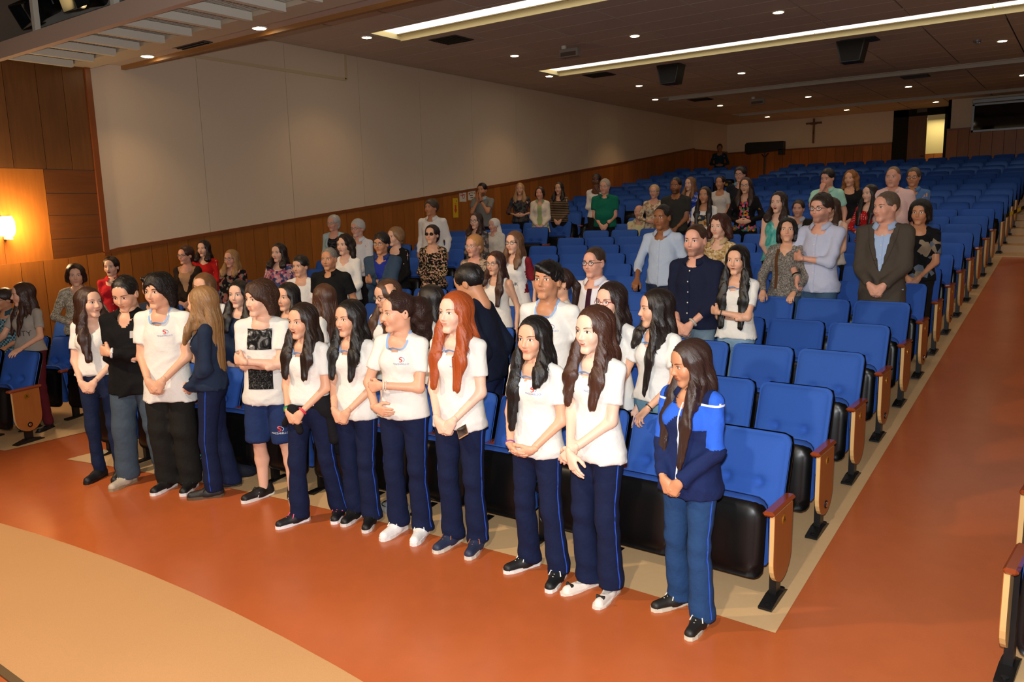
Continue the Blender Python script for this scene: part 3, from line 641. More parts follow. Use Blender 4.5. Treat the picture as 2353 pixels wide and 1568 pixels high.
def nets(prims, h, disp=None, zlo=None):
    los = []; his = []
    for p in prims:
        if p['op'] == 'u':
            b = bbox(p); los.append(b[0]); his.append(b[1])
    lo = np.min(los, 0) - 2.5 * h; hi = np.max(his, 0) + 2.5 * h
    if zlo is not None: lo[2] = max(lo[2], zlo - 2 * h)
    n = np.ceil((hi - lo) / h).astype(int) + 1
    ax = [(lo[i] + h * np.arange(n[i])).astype(f4) for i in range(3)]
    D = np.full(n, 1.0, f4)
    for p in prims:
        b = bbox(p)
        if b is None: sl = (slice(0, n[0]), slice(0, n[1]), slice(0, n[2]))
        else:
            mg = p['k'] + 2.5 * h; sl = tuple(slice(max(0, int((b[0][i] - mg - lo[i]) / h)), min(n[i], int((b[1][i] + mg - lo[i]) / h) + 2)) for i in range(3))
        X = ax[0][sl[0]][:, None, None]; Y = ax[1][sl[1]][None, :, None]; Z = ax[2][sl[2]][None, None, :]
        D[sl] = comb(D[sl], pdist(p, X, Y, Z), p['op'], p['k'])
    if disp is not None: D = D + disp(ax[0][:, None, None], ax[1][None, :, None], ax[2][None, None, :])
    S = D < 0
    c = np.zeros(n - 1, np.int8)
    for i in (0, 1):
        for j in (0, 1):
            for k in (0, 1): c += S[i:n[0] - 1 + i, j:n[1] - 1 + j, k:n[2] - 1 + k]
    act = (c > 0) & (c < 8); ijk = np.argwhere(act); idx = np.full(n - 1, -1, np.int32); idx[act] = np.arange(len(ijk))
    acc = np.zeros((len(ijk), 3)); cn = np.zeros(len(ijk))
    for a, b in EDG:
        da = D[ijk[:, 0] + a[0], ijk[:, 1] + a[1], ijk[:, 2] + a[2]]; db = D[ijk[:, 0] + b[0], ijk[:, 1] + b[1], ijk[:, 2] + b[2]]
        m = (da < 0) != (db < 0); t = np.where(m, da / np.where(m, da - db, 1), 0)
        for q in range(3): acc[:, q] += np.where(m, a[q] + t * (b[q] - a[q]), 0)
        cn += m
    V = (ijk + acc / cn[:, None]) * h + lo
    Fs = []
    for axs in range(3):
        o1, o2 = [(1, 2), (2, 0), (0, 1)][axs]
        s0 = [slice(None)] * 3; s1 = [slice(None)] * 3; s0[axs] = slice(0, -1); s1[axs] = slice(1, None)
        for o_ in (o1, o2): s0[o_] = slice(1, -1); s1[o_] = slice(1, -1)
        A, B = S[tuple(s0)], S[tuple(s1)]
        for pos in (True, False):
            e = np.argwhere((A == pos) & (B != pos))
            if not len(e): continue
            e = e.copy(); e[:, o1] += 1; e[:, o2] += 1
            def cell(d1, d2):
                q = e.copy(); q[:, o1] -= d1; q[:, o2] -= d2; return idx[q[:, 0], q[:, 1], q[:, 2]]
            f = np.stack([cell(1, 1), cell(0, 1), cell(0, 0), cell(1, 0)], -1)
            Fs.append(f if pos else f[:, ::-1])
    F = np.concatenate(Fs); F = F[(F >= 0).all(1)]
    return V, F
def nrm(v): v = np.asarray(v, float); return v / max(np.linalg.norm(v), 1e-9)
def Rz(a): c, s = math.cos(a), math.sin(a); return np.array([[c, -s, 0], [s, c, 0], [0, 0, 1.0]])
def Rx(a): c, s = math.cos(a), math.sin(a); return np.array([[1.0, 0, 0], [0, c, -s], [0, s, c]])
def Ry(a): c, s = math.cos(a), math.sin(a); return np.array([[c, 0, s], [0, 1.0, 0], [-s, 0, c]])
# ---- hands (left hand, palm towards -y, fingers towards -z, thumb +x)
def hand_prims(curl, spread=1.0):
    P = [cap((0, 0, 0.022), (0, 0, -0.015), 0.0225, 0.0245, 0.85, 0.01)]
    for i, (kx, kz, L_, r) in enumerate(((0.029, -0.086, 0.070, 0.0096), (0.0095, -0.091, 0.078, 0.0098), (-0.0105, -0.087, 0.072, 0.0094), (-0.029, -0.078, 0.056, 0.0082))):
        P.append(cap((kx * 0.45, 0, -0.012), (kx, 0.002, kz), 0.019, 0.0125, 0.85, 0.014))
        p = np.array((kx, 0.0, kz)); a = 0.0
        for j, fr in enumerate((0.45, 0.30, 0.25)):
            a += curl * (0.9, 1.1, 0.8)[j] + 0.06 * i * (j == 0) * (1 if curl > 0.2 else 0); d = np.array((kx * 1.2 * spread * (1 if j == 0 else 0.3), -math.sin(a), -math.cos(a))); q = p + nrm(d) * L_ * fr
            P.append(cap(tuple(p), tuple(q), r * (1 - 0.10 * j), r * (0.9 - 0.12 * j), 1, 0.004)); p = q
    tp = [(0.018, -0.006, -0.018), (0.047, -0.018, -0.052), (0.055, -0.030, -0.080), (0.053, -0.040, -0.102)]
    for a, b, r1, r2 in zip(tp, tp[1:], (0.0165, 0.0115, 0.0105), (0.0115, 0.0105, 0.0085)): P.append(cap(a, b, r1, r2, 1, 0.010))
    return P
HANDS = {}
def hand(kind, lod):
    key = (kind, lod)
    if key not in HANDS:
        HANDS[key] = nets(hand_prims({'relax': 0.28, 'flat': 0.08, 'clasp': 0.62, 'fist': 1.15}[kind]), (0.0052, 0.0095, 0.0125)[lod])
    return HANDS[key]
# ---- head (origin between the ears, face towards -y)
def head_prims(sex, jaw=1.0, nose=1.0, fat=0.0):
    m = sex == 'm'; j = jaw * (1.06 if m else 0.97)
    P = [ell((0, 0.016, 0.034), (0.0745, 0.096, 0.086), 0.03), ell((0, -0.022, -0.028), (0.0585 * j + fat, 0.068, 0.083), 0.035),
         cap((-0.041 * j, 0.0, -0.064), (0.041 * j, 0.0, -0.064), 0.015 + fat, 0.015 + fat, 1, 0.035), cap((-0.012 * j, -0.067, -0.100), (0.012 * j, -0.067, -0.100), 0.0155, 0.0155, 1, 0.028),
         ell((-0.034, -0.060, -0.028), (0.026, 0.024, 0.026), 0.025), ell((0.034, -0.060, -0.028), (0.026, 0.024, 0.026), 0.025),
         cap((-0.034, -0.072, 0.020), (0.034, -0.072, 0.020), 0.012, 0.012, 1, 0.022), ell((0, -0.068, 0.05), (0.045, 0.02, 0.035), 0.03),
         ell((-0.0315, -0.098, 0.0035), (0.0185, 0.017, 0.0115), 0.012, op='s'), ell((0.0315, -0.098, 0.0035), (0.0185, 0.017, 0.0115), 0.012, op='s'),
         ell((-0.0315, -0.070, 0.003), (0.0165, 0.0155, 0.0115), 0.004), ell((0.0315, -0.070, 0.003), (0.0165, 0.0155, 0.0115), 0.004),
         cap((0, -0.085, 0.012), (0, -0.101 - 0.004 * nose, -0.030), 0.0070, 0.0098 * nose, 1, 0.012), cap((-0.0095 * nose, -0.093, -0.034), (0.0095 * nose, -0.093, -0.034), 0.0075, 0.0075, 1, 0.008),
         cap((-0.014, -0.081, -0.059), (0.014, -0.081, -0.059), 0.0085, 0.0085, 1, 0.014), ell((0, -0.092, -0.080), (0.02, 0.01, 0.006), 0.01, op='s'),
         ell((-0.077, 0.012, -0.004), (0.010, 0.021, 0.032), 0.008), ell((0.077, 0.012, -0.004), (0.010, 0.021, 0.032), 0.008), ell((-0.088, 0.008, 0.0), (0.008, 0.010, 0.017), 0.005, op='s'), ell((0.088, 0.008, 0.0), (0.008, 0.010, 0.017), 0.005, op='s'),
         cap((0, 0.026, -0.04), (0, 0.036, -0.175), 0.050 if m else 0.043, 0.054 if m else 0.045, 1, 0.03)]
    return P
HEADS = {}
def head_mesh(sex, jaw, nose, fat, lod):
    key = (sex, jaw, nose, fat, lod)
    if key not in HEADS:
        pr = head_prims(sex, jaw, nose, fat); HEADS[key] = (pr,) + nets(pr, (0.0056, 0.0080, 0.0120)[lod])
    return HEADS[key]
def front_y(prims, x, z, y0=-0.16, y1=0.0, disp=None):
    """first surface met going from y0 to +y"""
    n = len(x); lo = np.full(n, y0); hi = np.full(n, y1); ys = np.linspace(y0, y1, 24); P = np.empty((n, 3)); P[:, 0] = x; P[:, 2] = z; found = np.zeros(n, bool)
    for a, b in zip(ys, ys[1:]):
        P[:, 1] = b; d = sdf(prims, P, disp); new = (d < 0) & ~found; lo[new] = a; hi[new] = b; found |= new
    for _ in range(10):
        mid = (lo + hi) / 2; P[:, 1] = mid; d = sdf(prims, P, disp); ins = d < 0; hi = np.where(ins, mid, hi); lo = np.where(ins, lo, mid)
    return np.where(found, hi, np.nan)
class Soup:
    def __init__(s): s.V = []; s.F = []; s.C = []; s.n = 0
    def add(s, V, F, c):
        V = np.asarray(V, float); s.V.append(V); s.F.append(np.asarray(F, np.int32) + s.n); c = np.asarray(c, float)
        s.C.append(np.broadcast_to(c, (len(V), 3)) if c.ndim == 1 else c); s.n += len(V)
    def get(s): return np.concatenate(s.V), s.F, np.concatenate(s.C)
def strip_patch(top, bot, xs):
    """quad strip between two curves z=top(x), z=bot(x)"""
    n = len(xs); V = np.stack([np.concatenate([xs, xs]), np.concatenate([top, bot])], -1); i = np.arange(n - 1)
    return V, np.stack([i, i + n, i + n + 1, i + 1], -1)
def face(S, pr, T, skin, hairc, lip, mouth, sex, lod, lidc, look=0.0):
    def put(V2, F, c, off):
        y = front_y(pr, V2[:, 0], V2[:, 1]) - off; ok = np.isfinite(y); y = np.where(ok, y, -0.07); S.add(T(np.stack([V2[:, 0], y, V2[:, 1]], -1)), F, c)
    n = (11, 9, 7)[lod]; skin = np.array(skin)
    for sg in (-1, 1):
        cx = 0.0315 * sg; u = np.linspace(-1, 1, n); xs = cx + 0.0152 * u; up = 0.0035 + 0.0062 * (1 - u * u) ** 0.7; dn = 0.0030 - 0.0046 * (1 - u * u) ** 0.8
        V2, F = strip_patch(up, dn, xs); put(V2, F, (0.72, 0.70, 0.66), 0.0016)
        ix = cx + look * 0.005; u2 = np.linspace(-1, 1, n); xi = ix + 0.0062 * u2; ua = np.clip((xi - cx) / 0.0152, -1, 1); hh = 0.0062 * np.sqrt(np.maximum(1 - u2 * u2, 0))
        t_ = np.minimum(0.0037 + hh, 0.0035 + 0.0062 * (1 - ua * ua) ** 0.7); b_ = np.maximum(0.0037 - hh, 0.0030 - 0.0046 * (1 - ua * ua) ** 0.8)
        V2, F = strip_patch(np.maximum(t_, b_), b_, xi); put(V2, F, (0.035, 0.018, 0.010), 0.0022)
        xs2 = cx + 0.0172 * u; V2, F = strip_patch(up[:] + 0.0022 - 0.001 * abs(u), up - 0.0006, xs2); put(V2, F, lidc, 0.0026)
        ub = np.linspace(-1, 1, n); xb = cx + 0.003 * sg + 0.0195 * ub; zc = 0.0225 + 0.0035 * (1 - (ub - 0.25 * sg) ** 2); th = (0.0030 if sex == 'm' else 0.0021) * (1 - 0.6 * np.clip(ub * sg, 0, 1))
        V2, F = strip_patch(zc + th, zc - th, xb); put(V2, F, np.array(hairc) * 0.7 + 0.1 * skin, 0.0014)
    u = np.linspace(-1, 1, n + 2); w_ = 0.0235 - 0.004 * mouth; xs = w_ * u; arch = (1 - u * u); o_ = 0.010 * mouth
    zc = -0.0575; sm = 0.002 * u * u
    inT = zc + o_ * arch * 0.55 + sm; inB = zc - o_ * arch * 1.05 + sm
    V2, F = strip_patch(inT + 0.0062 * arch ** 0.6 - 0.0012 * np.exp(-(u / 0.18) ** 2), inT, xs); put(V2, F, lip, 0.0016)
    V2, F = strip_patch(inB, inB - 0.0078 * arch ** 0.7, xs); put(V2, F, lip, 0.0018)
    if mouth > 0.05:
        V2, F = strip_patch(inT + 0.0004, inB - 0.0004, xs); put(V2, F, (0.045, 0.012, 0.010), 0.0012)
        k = slice(2, -2); V2, F = strip_patch(inT[k], (inT - 0.004 * min(1, mouth))[k], xs[k]); put(V2, F, (0.75, 0.72, 0.66), 0.0017)
    else:
        V2, F = strip_patch(inT + 0.0007, inB - 0.0007, xs); put(V2, F, np.array(lip) * 0.35, 0.0024)
# ---- hair
def hair_prims(style, o):
    t = o.get('t', 0.012); L_ = o.get('L', 0.30)
    capE = ell((0, 0.016, 0.034), (0.0745 + t, 0.096 + t, 0.086 + t), 0.02)
    facecut = ell((o.get('part', 0.0), -0.118, -0.035), (0.067, 0.080, 0.106 + o.get('fh', 0.0)), 0.012, op='s')
    lowcut = ell((0, -0.10, -0.16), (0.075, 0.12, 0.13), 0.02, op='s')
    earcut = [ell((sg * 0.095, -0.005, -0.03), (0.045, 0.026, 0.040), 0.008, op='s') for sg in (-1, 1)]
    P = []; n = 0
    fr = o.get('front', 0.5)
    if style in ('long', 'wavy'):
        P = [capE]
        for sg in (-1, 1):
            P += [cap((sg * 0.072, 0.004, 0.03), (sg * 0.078, 0.012, -0.10), 0.020, 0.022, 1.3, 0.03), cap((sg * 0.078, 0.012, -0.10), (sg * 0.086, 0.05, -0.10 - 0.4 * L_), 0.024, 0.020, 1.2, 0.03)]
            f_ = fr if np.isscalar(fr) else fr[(sg + 1) // 2]
            if f_ > 0: P += [cap((sg * 0.074, -0.010, 0.02), (sg * 0.082, -0.030, -0.14), 0.013, 0.017, 2.2, 0.02), cap((sg * 0.084, -0.040, -0.10), (sg * 0.090, -0.085, -0.14 - 0.45 * f_ * L_), 0.034, 0.042, 0.55, 0.03), cap((sg * 0.090, -0.085, -0.14 - 0.45 * f_ * L_), (sg * 0.084, -0.116, -0.14 - f_ * L_), 0.042, 0.026, 0.48, 0.03), cap((sg * 0.080, -0.010, -0.14), (sg * 0.090, -0.040, -0.14 - 0.25 * f_ * L_), 0.020, 0.016, 2.0, 0.02)]
        P += [cap((0, 0.065, 0.02), (0, 0.080, -0.14), 0.072, 0.090, 0.5, 0.03), cap((0, 0.080, -0.14), (0, 0.105, -0.08 - L_), 0.094, 0.060, 0.42, 0.03)]
        P += [facecut]
        if style == 'wavy' or o.get('ear'): pass
    elif style == 'curly':
        v = o.get('v', 0.03)
        P = [ell((0, 0.022, 0.035), (0.084 + v * .6, 0.100 + v * .5, 0.092 + v * .5), 0.03), cap((-0.07 - v, 0.02, -0.02), (-0.085 - v, 0.02, -0.06 - L_), 0.035, 0.03, 1.2, 0.04), cap((0.07 + v, 0.02, -0.02), (0.085 + v, 0.02, -0.06 - L_), 0.035, 0.03, 1.2, 0.04), cap((0, 0.07, 0), (0, 0.09, -0.06 - L_), 0.10, 0.085, 0.6, 0.04), facecut]
    elif style == 'mop':
        P = [ell((0, 0.014, 0.042), (0.098, 0.116, 0.098), 0.03), cap((-0.078, 0.01, 0.0), (-0.085, 0.02, -0.085), 0.026, 0.024, 1.4, 0.03), cap((0.078, 0.01, 0.0), (0.085, 0.02, -0.085), 0.026, 0.024, 1.4, 0.03), cap((0, 0.07, 0.0), (0, 0.075, -0.09), 0.085, 0.075, 0.55, 0.03), ell((0, -0.118, -0.045), (0.066, 0.080, 0.100), 0.012, op='s')]
    elif style == 'bob':
        P = [ell((0, 0.020, 0.040), (0.090 + t * .4, 0.106 + t * .4, 0.092 + t * .4), 0.03), cap((-0.080, 0.012, 0.0), (-0.082, 0.02, -L_), 0.024, 0.024, 1.6, 0.03), cap((0.080, 0.012, 0.0), (0.082, 0.02, -L_), 0.024, 0.024, 1.6, 0.03), cap((0, 0.07, 0.0), (0, 0.072, -L_), 0.085, 0.075, 0.55, 0.03), facecut]
    elif style == 'crop':      # short women's hair
        P = [ell((0, 0.022, 0.044), (0.092, 0.108, 0.094), 0.03), ell((0, 0.06, -0.03), (0.075, 0.06, 0.07), 0.04), facecut, lowcut] + earcut
    elif style == 'short':
        P = [ell((0, 0.017, 0.038), (0.0745 + t, 0.098 + t, 0.090 + t), 0.02, cut=[(nrm((0, -0.6, -1)), 0.012)]), ell((0, -0.118, -0.035), (0.064, 0.080, 0.108 + o.get('fh', 0)), 0.010, op='s')] + earcut
    elif style == 'fringe':    # boy, hair swept over the forehead
        P = [ell((0, 0.017, 0.042), (0.090, 0.110, 0.096), 0.02, cut=[(nrm((0, -0.5, -1)), 0.03)]), cap((-0.03, -0.085, 0.085), (0.045, -0.080, 0.045), 0.022, 0.016, 1, 0.02), ell((0, -0.125, -0.045), (0.062, 0.080, 0.092), 0.010, op='s')] + earcut
    elif style == 'bald':
        P = [ell((0, 0.018, 0.026), (0.0745 + t * .7, 0.098 + t * .7, 0.082), 0.02, cut=[(nrm((0, -0.6, -1)), 0.012), (nrm((0, -0.75, 0.75)), o.get('bc', 0.03))])] + earcut
    elif style in ('pony', 'ponycurl', 'bun'):
        P = [ell((0, 0.016, 0.036), (0.0745 + 0.009, 0.096 + 0.009, 0.086 + 0.010), 0.02, cut=[(nrm((0, -0.45, -1)), 0.035)]), facecut] + earcut
        if style == 'ponycurl': P += [ell((0, 0.13, 0.03), (0.060, 0.055, 0.06), 0.03), cap((0.0, 0.15, 0.0), (0, 0.17, -0.20), 0.070, 0.062, 1, 0.05)]
        elif style == 'pony': P += [cap((0, 0.11, 0.03), (0, 0.15, -0.03), 0.025, 0.03, 1, 0.02), cap((0, 0.15, -0.03), (0.0, 0.13, -L_), 0.032, 0.018, 1, 0.02)]
        else: P += [ell((0, 0.125, 0.02), (0.04, 0.035, 0.04), 0.02)]
    elif style == 'veil':
        P = [ell((0, 0.022, 0.036), (0.092, 0.110, 0.098), 0.02), cap((0, 0.07, 0.03), (0, 0.11, -0.20), 0.085, 0.125, 0.55, 0.03), ell((0, -0.118, -0.03), (0.066, 0.080, 0.100), 0.012, op='s')]
    return P
def hair_disp(style, seed):
    ph = seed * 1.7
    if style in ('curly', 'ponycurl'):
        am = 0.007
        return lambda X, Y, Z: am * (np.sin(62 * X + 21 * Z + ph) * np.sin(58 * Y + 9 * X) + np.sin(74 * Z + 30 * X - ph) * np.sin(47 * X + 41 * Y)) * 0.7
    if style == 'mop':
        return lambda X, Y, Z: 0.003 * (np.sin(55 * X + 25 * Z + ph) * np.sin(45 * Y) + np.sin(60 * Z + 30 * Y))
    if style == 'veil': return None
    am = {'short': 0.0026, 'bald': 0.0015, 'crop': 0.0035, 'fringe': 0.0035}.get(style, 0.0028); wv = 0.5 if style == 'wavy' else 0.15
    def d(X, Y, Z):
        a = np.arctan2(X, Y + 0.05 + 0 * Z); return am * (0.35 + 0.65 * np.clip(-Z / 0.15, 0, 1)) * (np.sin(23 * a + wv * 6 * np.sin(22 * Z + ph) + 8 * Z + ph) + 0.7 * np.sin(41 * a + 5 * Z - ph + 3 * wv * np.sin(35 * Z)))
    return d
def strands(prims, disp, V, n, nst, step, wav, seed, back, zmin):
    rs = np.random.RandomState(seed); c = V[(V[:, 2] > zmin) & ~((V[:, 1] < -0.04) & (abs(V[:, 0]) < 0.066) & (V[:, 2] < 0.085))]; P = c[rs.randint(0, len(c), n)] + rs.normal(0, 0.002, (n, 3)); ph = rs.uniform(0, 6.28, n); e = 0.003; path = []; nor = []
    def grad(Q):
        d0 = sdf(prims, Q, disp); g = np.stack([sdf(prims, Q + np.eye(3)[i] * e, disp) - d0 for i in range(3)], -1); return d0, g / np.maximum(np.linalg.norm(g, axis=1, keepdims=True), 1e-9)
    for k in range(nst):
        d0, g = grad(P); al = (abs(d0) < 0.007) & (al if k else True); P = P - g * (np.clip(d0 - 0.0005, -0.004, 0.004) * al)[:, None]; path.append(P.copy()); nor.append(g)
        v = np.tile(np.array((0, back, -1.0)), (n, 1)); v[:, 0] += wav * np.sin(ph + k * step * 42); v[:, 1] += 0.6 * wav * np.cos(ph * 1.3 + k * step * 37); v -= g * (v * g).sum(1, keepdims=True); L_ = np.linalg.norm(v, axis=1, keepdims=True); P = P + v / np.maximum(L_, 1e-6) * step * np.clip(L_ * 4, 0, 1) * al[:, None]
    path = np.stack(path, 1); nor = np.stack(nor, 1); tan = np.gradient(path, axis=1); sd = np.cross(tan, nor); sd /= np.maximum(np.linalg.norm(sd, axis=2, keepdims=True), 1e-9)
    w_ = (0.0034 * np.sin(np.linspace(0.35, math.pi - 0.12, nst)))[None, :, None] * rs.uniform(0.6, 1.3, (n, 1, 1)); ri = (0.0028 * np.sin(np.linspace(0.2, math.pi - 0.1, nst)))[None, :, None] * rs.uniform(0.6, 1.3, (n, 1, 1))
    W = np.stack([path - sd * w_ - nor * 0.0008, path + nor * ri, path + sd * w_ - nor * 0.0008], 2).reshape(-1, 3)
    a = (np.arange(n)[:, None] * nst + np.arange(nst - 1)[None]).ravel() * 3; F = np.concatenate([np.stack([a + j, a + j + 1, a + j + 4, a + j + 3], -1) for j in (0, 1)]); return W, F
# ---- clothes materials
def pat_mat(name, kind, cols, scale=14.0):
    if name in MATS: return MATS[name]
    m = mat(name, cols[0], rough=0.85, spec=0.2); nt = m.node_tree; N = nt.nodes.new; L = nt.links.new; b = nt.nodes['Principled BSDF']; tc = N('ShaderNodeTexCoord')
    rp = N('ShaderNodeValToRGB'); rp.color_ramp.interpolation = 'CONSTANT' if kind != 'tie' else 'EASE'
    if kind == 'floral':
        v = N('ShaderNodeTexVoronoi'); v.inputs['Scale'].default_value = scale; L(tc.outputs['Object'], v.inputs['Vector']); sep = N('ShaderNodeSeparateColor'); L(v.outputs['Color'], sep.inputs[0]); fac = sep.outputs[0]
    elif kind == 'stripe':
        v = N('ShaderNodeTexWave'); v.bands_direction = 'Z'; v.inputs['Scale'].default_value = scale; L(tc.outputs['Object'], v.inputs['Vector']); fac = v.outputs['Fac']
    elif kind == 'plaid':
        v = N('ShaderNodeTexChecker'); v.inputs['Scale'].default_value = scale; L(tc.outputs['Object'], v.inputs['Vector']); fac = v.outputs['Fac']
    elif kind == 'dots':
        v = N('ShaderNodeTexVoronoi'); v.inputs['Scale'].default_value = scale; v.inputs['Randomness'].default_value = 0.25; L(tc.outputs['Object'], v.inputs['Vector']); fac = v.outputs['Distance']
    else:
        v = N('ShaderNodeTexNoise'); v.inputs['Scale'].default_value = scale; v.inputs['Detail'].default_value = 6; v.inputs['Distortion'].default_value = 1.5; L(tc.outputs['Object'], v.inputs['Vector']); fac = v.outputs['Fac']
    el = rp.color_ramp.elements; n = len(cols)
    if kind == 'dots': pos = [0, 0.22]; cc = [cols[1], cols[0]]
    elif kind == 'tie' or kind == 'noise': pos = [0.35 + 0.3 * i / max(1, n - 1) for i in range(n)]; cc = cols
    else: pos = [i / n for i in range(n)]; cc = cols
    while len(el) < len(cc): el.new(1.0)
    for e, p, c in zip(el, pos, cc): e.position = p; e.color = (*s2l(c), 1)
    L(fac, rp.inputs[0]); L(rp.outputs[0], b.inputs['Base Color']); return m
def cloth(c, **kw): return mat('cloth_' + c, c, rough=0.85, spec=0.2, noise=[(300, 0.05)], bump=(11, 0.6, 0.02), **kw)
m_skin = mat('skin', attr=True, rough=0.45, spec=0.35)
def hair_mat(c): return mat('hair_' + c, c, rough=0.36, spec=0.5, noise=[(12, 0.30), (45, 0.40)], bump=(60, 0.7, 0.002), stretch=(9, 9, 0.35))
def curl_mat(c): return mat('curl_' + c, c, rough=0.5, spec=0.35, noise=[(60, 0.4)], bump=(90, 0.8, 0.006))
# ---- shoes (right/left alike), toe towards -y, origin under the ankle
SHOES = {}
def shoe(kind, c, sole, lace=None):
    key = (kind, c, sole, lace)
    if key in SHOES: return SHOES[key]
    if kind == 'flat':
        P = [cap((0, 0.045, 0.022), (0, -0.02, 0.02), 0.030, 0.030, 1, 0.03), cap((0, -0.02, 0.02), (0, -0.155, 0.018), 0.032, 0.030, 1, 0.03), ell((0, 0.0, 0.065), (0.030, 0.10, 0.045), 0.006, op='s'), half((0, 0, -1), -0.006)]
    else:
        P = [cap((0, 0.040, 0.045), (0, 0.035, 0.085), 0.036, 0.036, 1.1, 0.03), cap((0, 0.045, 0.03), (0, -0.04, 0.035), 0.034, 0.040, 1, 0.03), cap((0, -0.04, 0.036), (0, -0.165, 0.028), 0.042, 0.034, 1, 0.04), half((0, 0, -1), -0.012), half((0, 0, 1), 0.105)]
    V, F = nets(P, 0.007); up = mesh('shoe', V, F, [mat('shoe_' + c, c, rough=0.55, noise=[(40, 0.1)])])
    pts = [(0.036, 0.06), (0.036, -0.03), (0.043, -0.09), (0.041, -0.15), (0.025, -0.192), (0, -0.203)]; pts = pts + [(-a, b) for a, b in pts[::-1][1:]]; pts = [(0.022, 0.082), ] + pts + [(-0.022, 0.082)]
    o = MB(); o.prism(pts[::-1] if False else pts, 2, 0.0, 0.012 if kind == 'flat' else 0.024); so = o.me('sole', mat('sole_' + sole, sole, rough=0.5))
    la = None
    if lace:
        o = MB()
        for k in range(4): y = -0.055 - 0.024 * k; z = 0.076 - 0.006 * k; o.tube([(-0.022, y, z - 0.008), (0, y - 0.006, z + 0.004), (0.022, y, z - 0.008)], 0.004, 5)
        o.tube([(0, -0.055, 0.08), (0.03, -0.06, 0.086), (0.04, -0.075, 0.06)], 0.0035, 5); o.tube([(0, -0.055, 0.08), (-0.03, -0.06, 0.086), (-0.04, -0.075, 0.06)], 0.0035, 5)
        la = o.me('laces', mat('lace_' + lace, lace, rough=0.7))
    if kind == 'flat' and lace:
        o = MB(); o.tube([(-0.024, -0.135, 0.048), (0, -0.135, 0.052), (0.024, -0.135, 0.048)], [0.012, 0.005, 0.012], 6); la = o.me('bow', mat('lace_' + lace, lace, rough=.5))
    SHOES[key] = (up, so, la); return SHOES[key]
# ---- emblem of the school shirt: red swirl over a blue oval and the lettering
LOGO = []
def logo_geo():
    if LOGO: return LOGO
    def band(pts, wd):
        V = []; F = []
        for i, p in enumerate(pts):
            d = nrm(np.subtract(pts[min(i + 1, len(pts) - 1)], pts[max(i - 1, 0)])); n = np.array((-d[1], d[0])); w2 = wd * (0.35 + 0.65 * math.sin(math.pi * (i + 0.6) / (len(pts) + 0.2))) if wd > 0.003 else wd; V += [np.array(p) + n * w2, np.array(p) - n * w2]
        for i in range(len(pts) - 1): F.append((2 * i, 2 * i + 1, 2 * i + 3, 2 * i + 2))
        return np.array(V), F
    s = [(0.012 * math.cos(a) + 0.001, 0.030 + 0.0085 * math.sin(a)) for a in np.linspace(0.5, 3.6, 9)] + [(0.012 * math.cos(a) - 0.002, 0.014 + 0.0085 * math.sin(a)) for a in np.linspace(1.3, -2.4, 10)]
    e = [(0.023 * math.cos(a) + 0.004, 0.020 + 0.017 * math.sin(a)) for a in np.linspace(-0.9, 2.4, 14)]
    tV, tF = text2d('MAZZARELLO', 0.0185); tV = tV * (1.0, 0.95) + (0, -0.009)
    LOGO.append(band(s, 0.0042)); LOGO.append(band(e, 0.0014)); LOGO.append((tV, tF)); return LOGO
m_lred = mat('logo_red', 'cf3b2c', rough=.7); m_lblue = mat('logo_blue', '3d6fb4', rough=.7); m_lwhite = mat('logo_white', 'd9dee6', rough=.7)
def decal(name, V2, F, pr, disp, cx, cz, m, parent, lean, off=0.003, sc_=1.0, y0=-0.45):
    x = V2[:, 0] * sc_ + cx; z = V2[:, 1] * sc_ + cz; y = front_y(pr, x, z, y0, 0.05, disp); y = np.where(np.isfinite(y), y, np.nanmean(y) if np.isfinite(y).any() else -0.1) - off
    P = lean(np.stack([x, y, z], -1)); me = bpy.data.meshes.new(name); me.from_pydata(P.tolist(), [], [tuple(f) for f in F]); me.materials.append(m); me.update(); return ob(name, me, parent)
def ik(S, W, l1, l2, pole):
    S, W = np.array(S, float), np.array(W, float); d = W - S; L_ = np.linalg.norm(d)
    if L_ > (l1 + l2) * 0.995: W = S + d / L_ * (l1 + l2) * 0.995; d = W - S; L_ = np.linalg.norm(d)
    u = d / L_; a = (l1 * l1 - l2 * l2 + L_ * L_) / (2 * L_); h = math.sqrt(max(l1 * l1 - a * a, 0)); p = np.array(pole, float); p = p - u * (p @ u); return S + u * a + nrm(p) * h, W
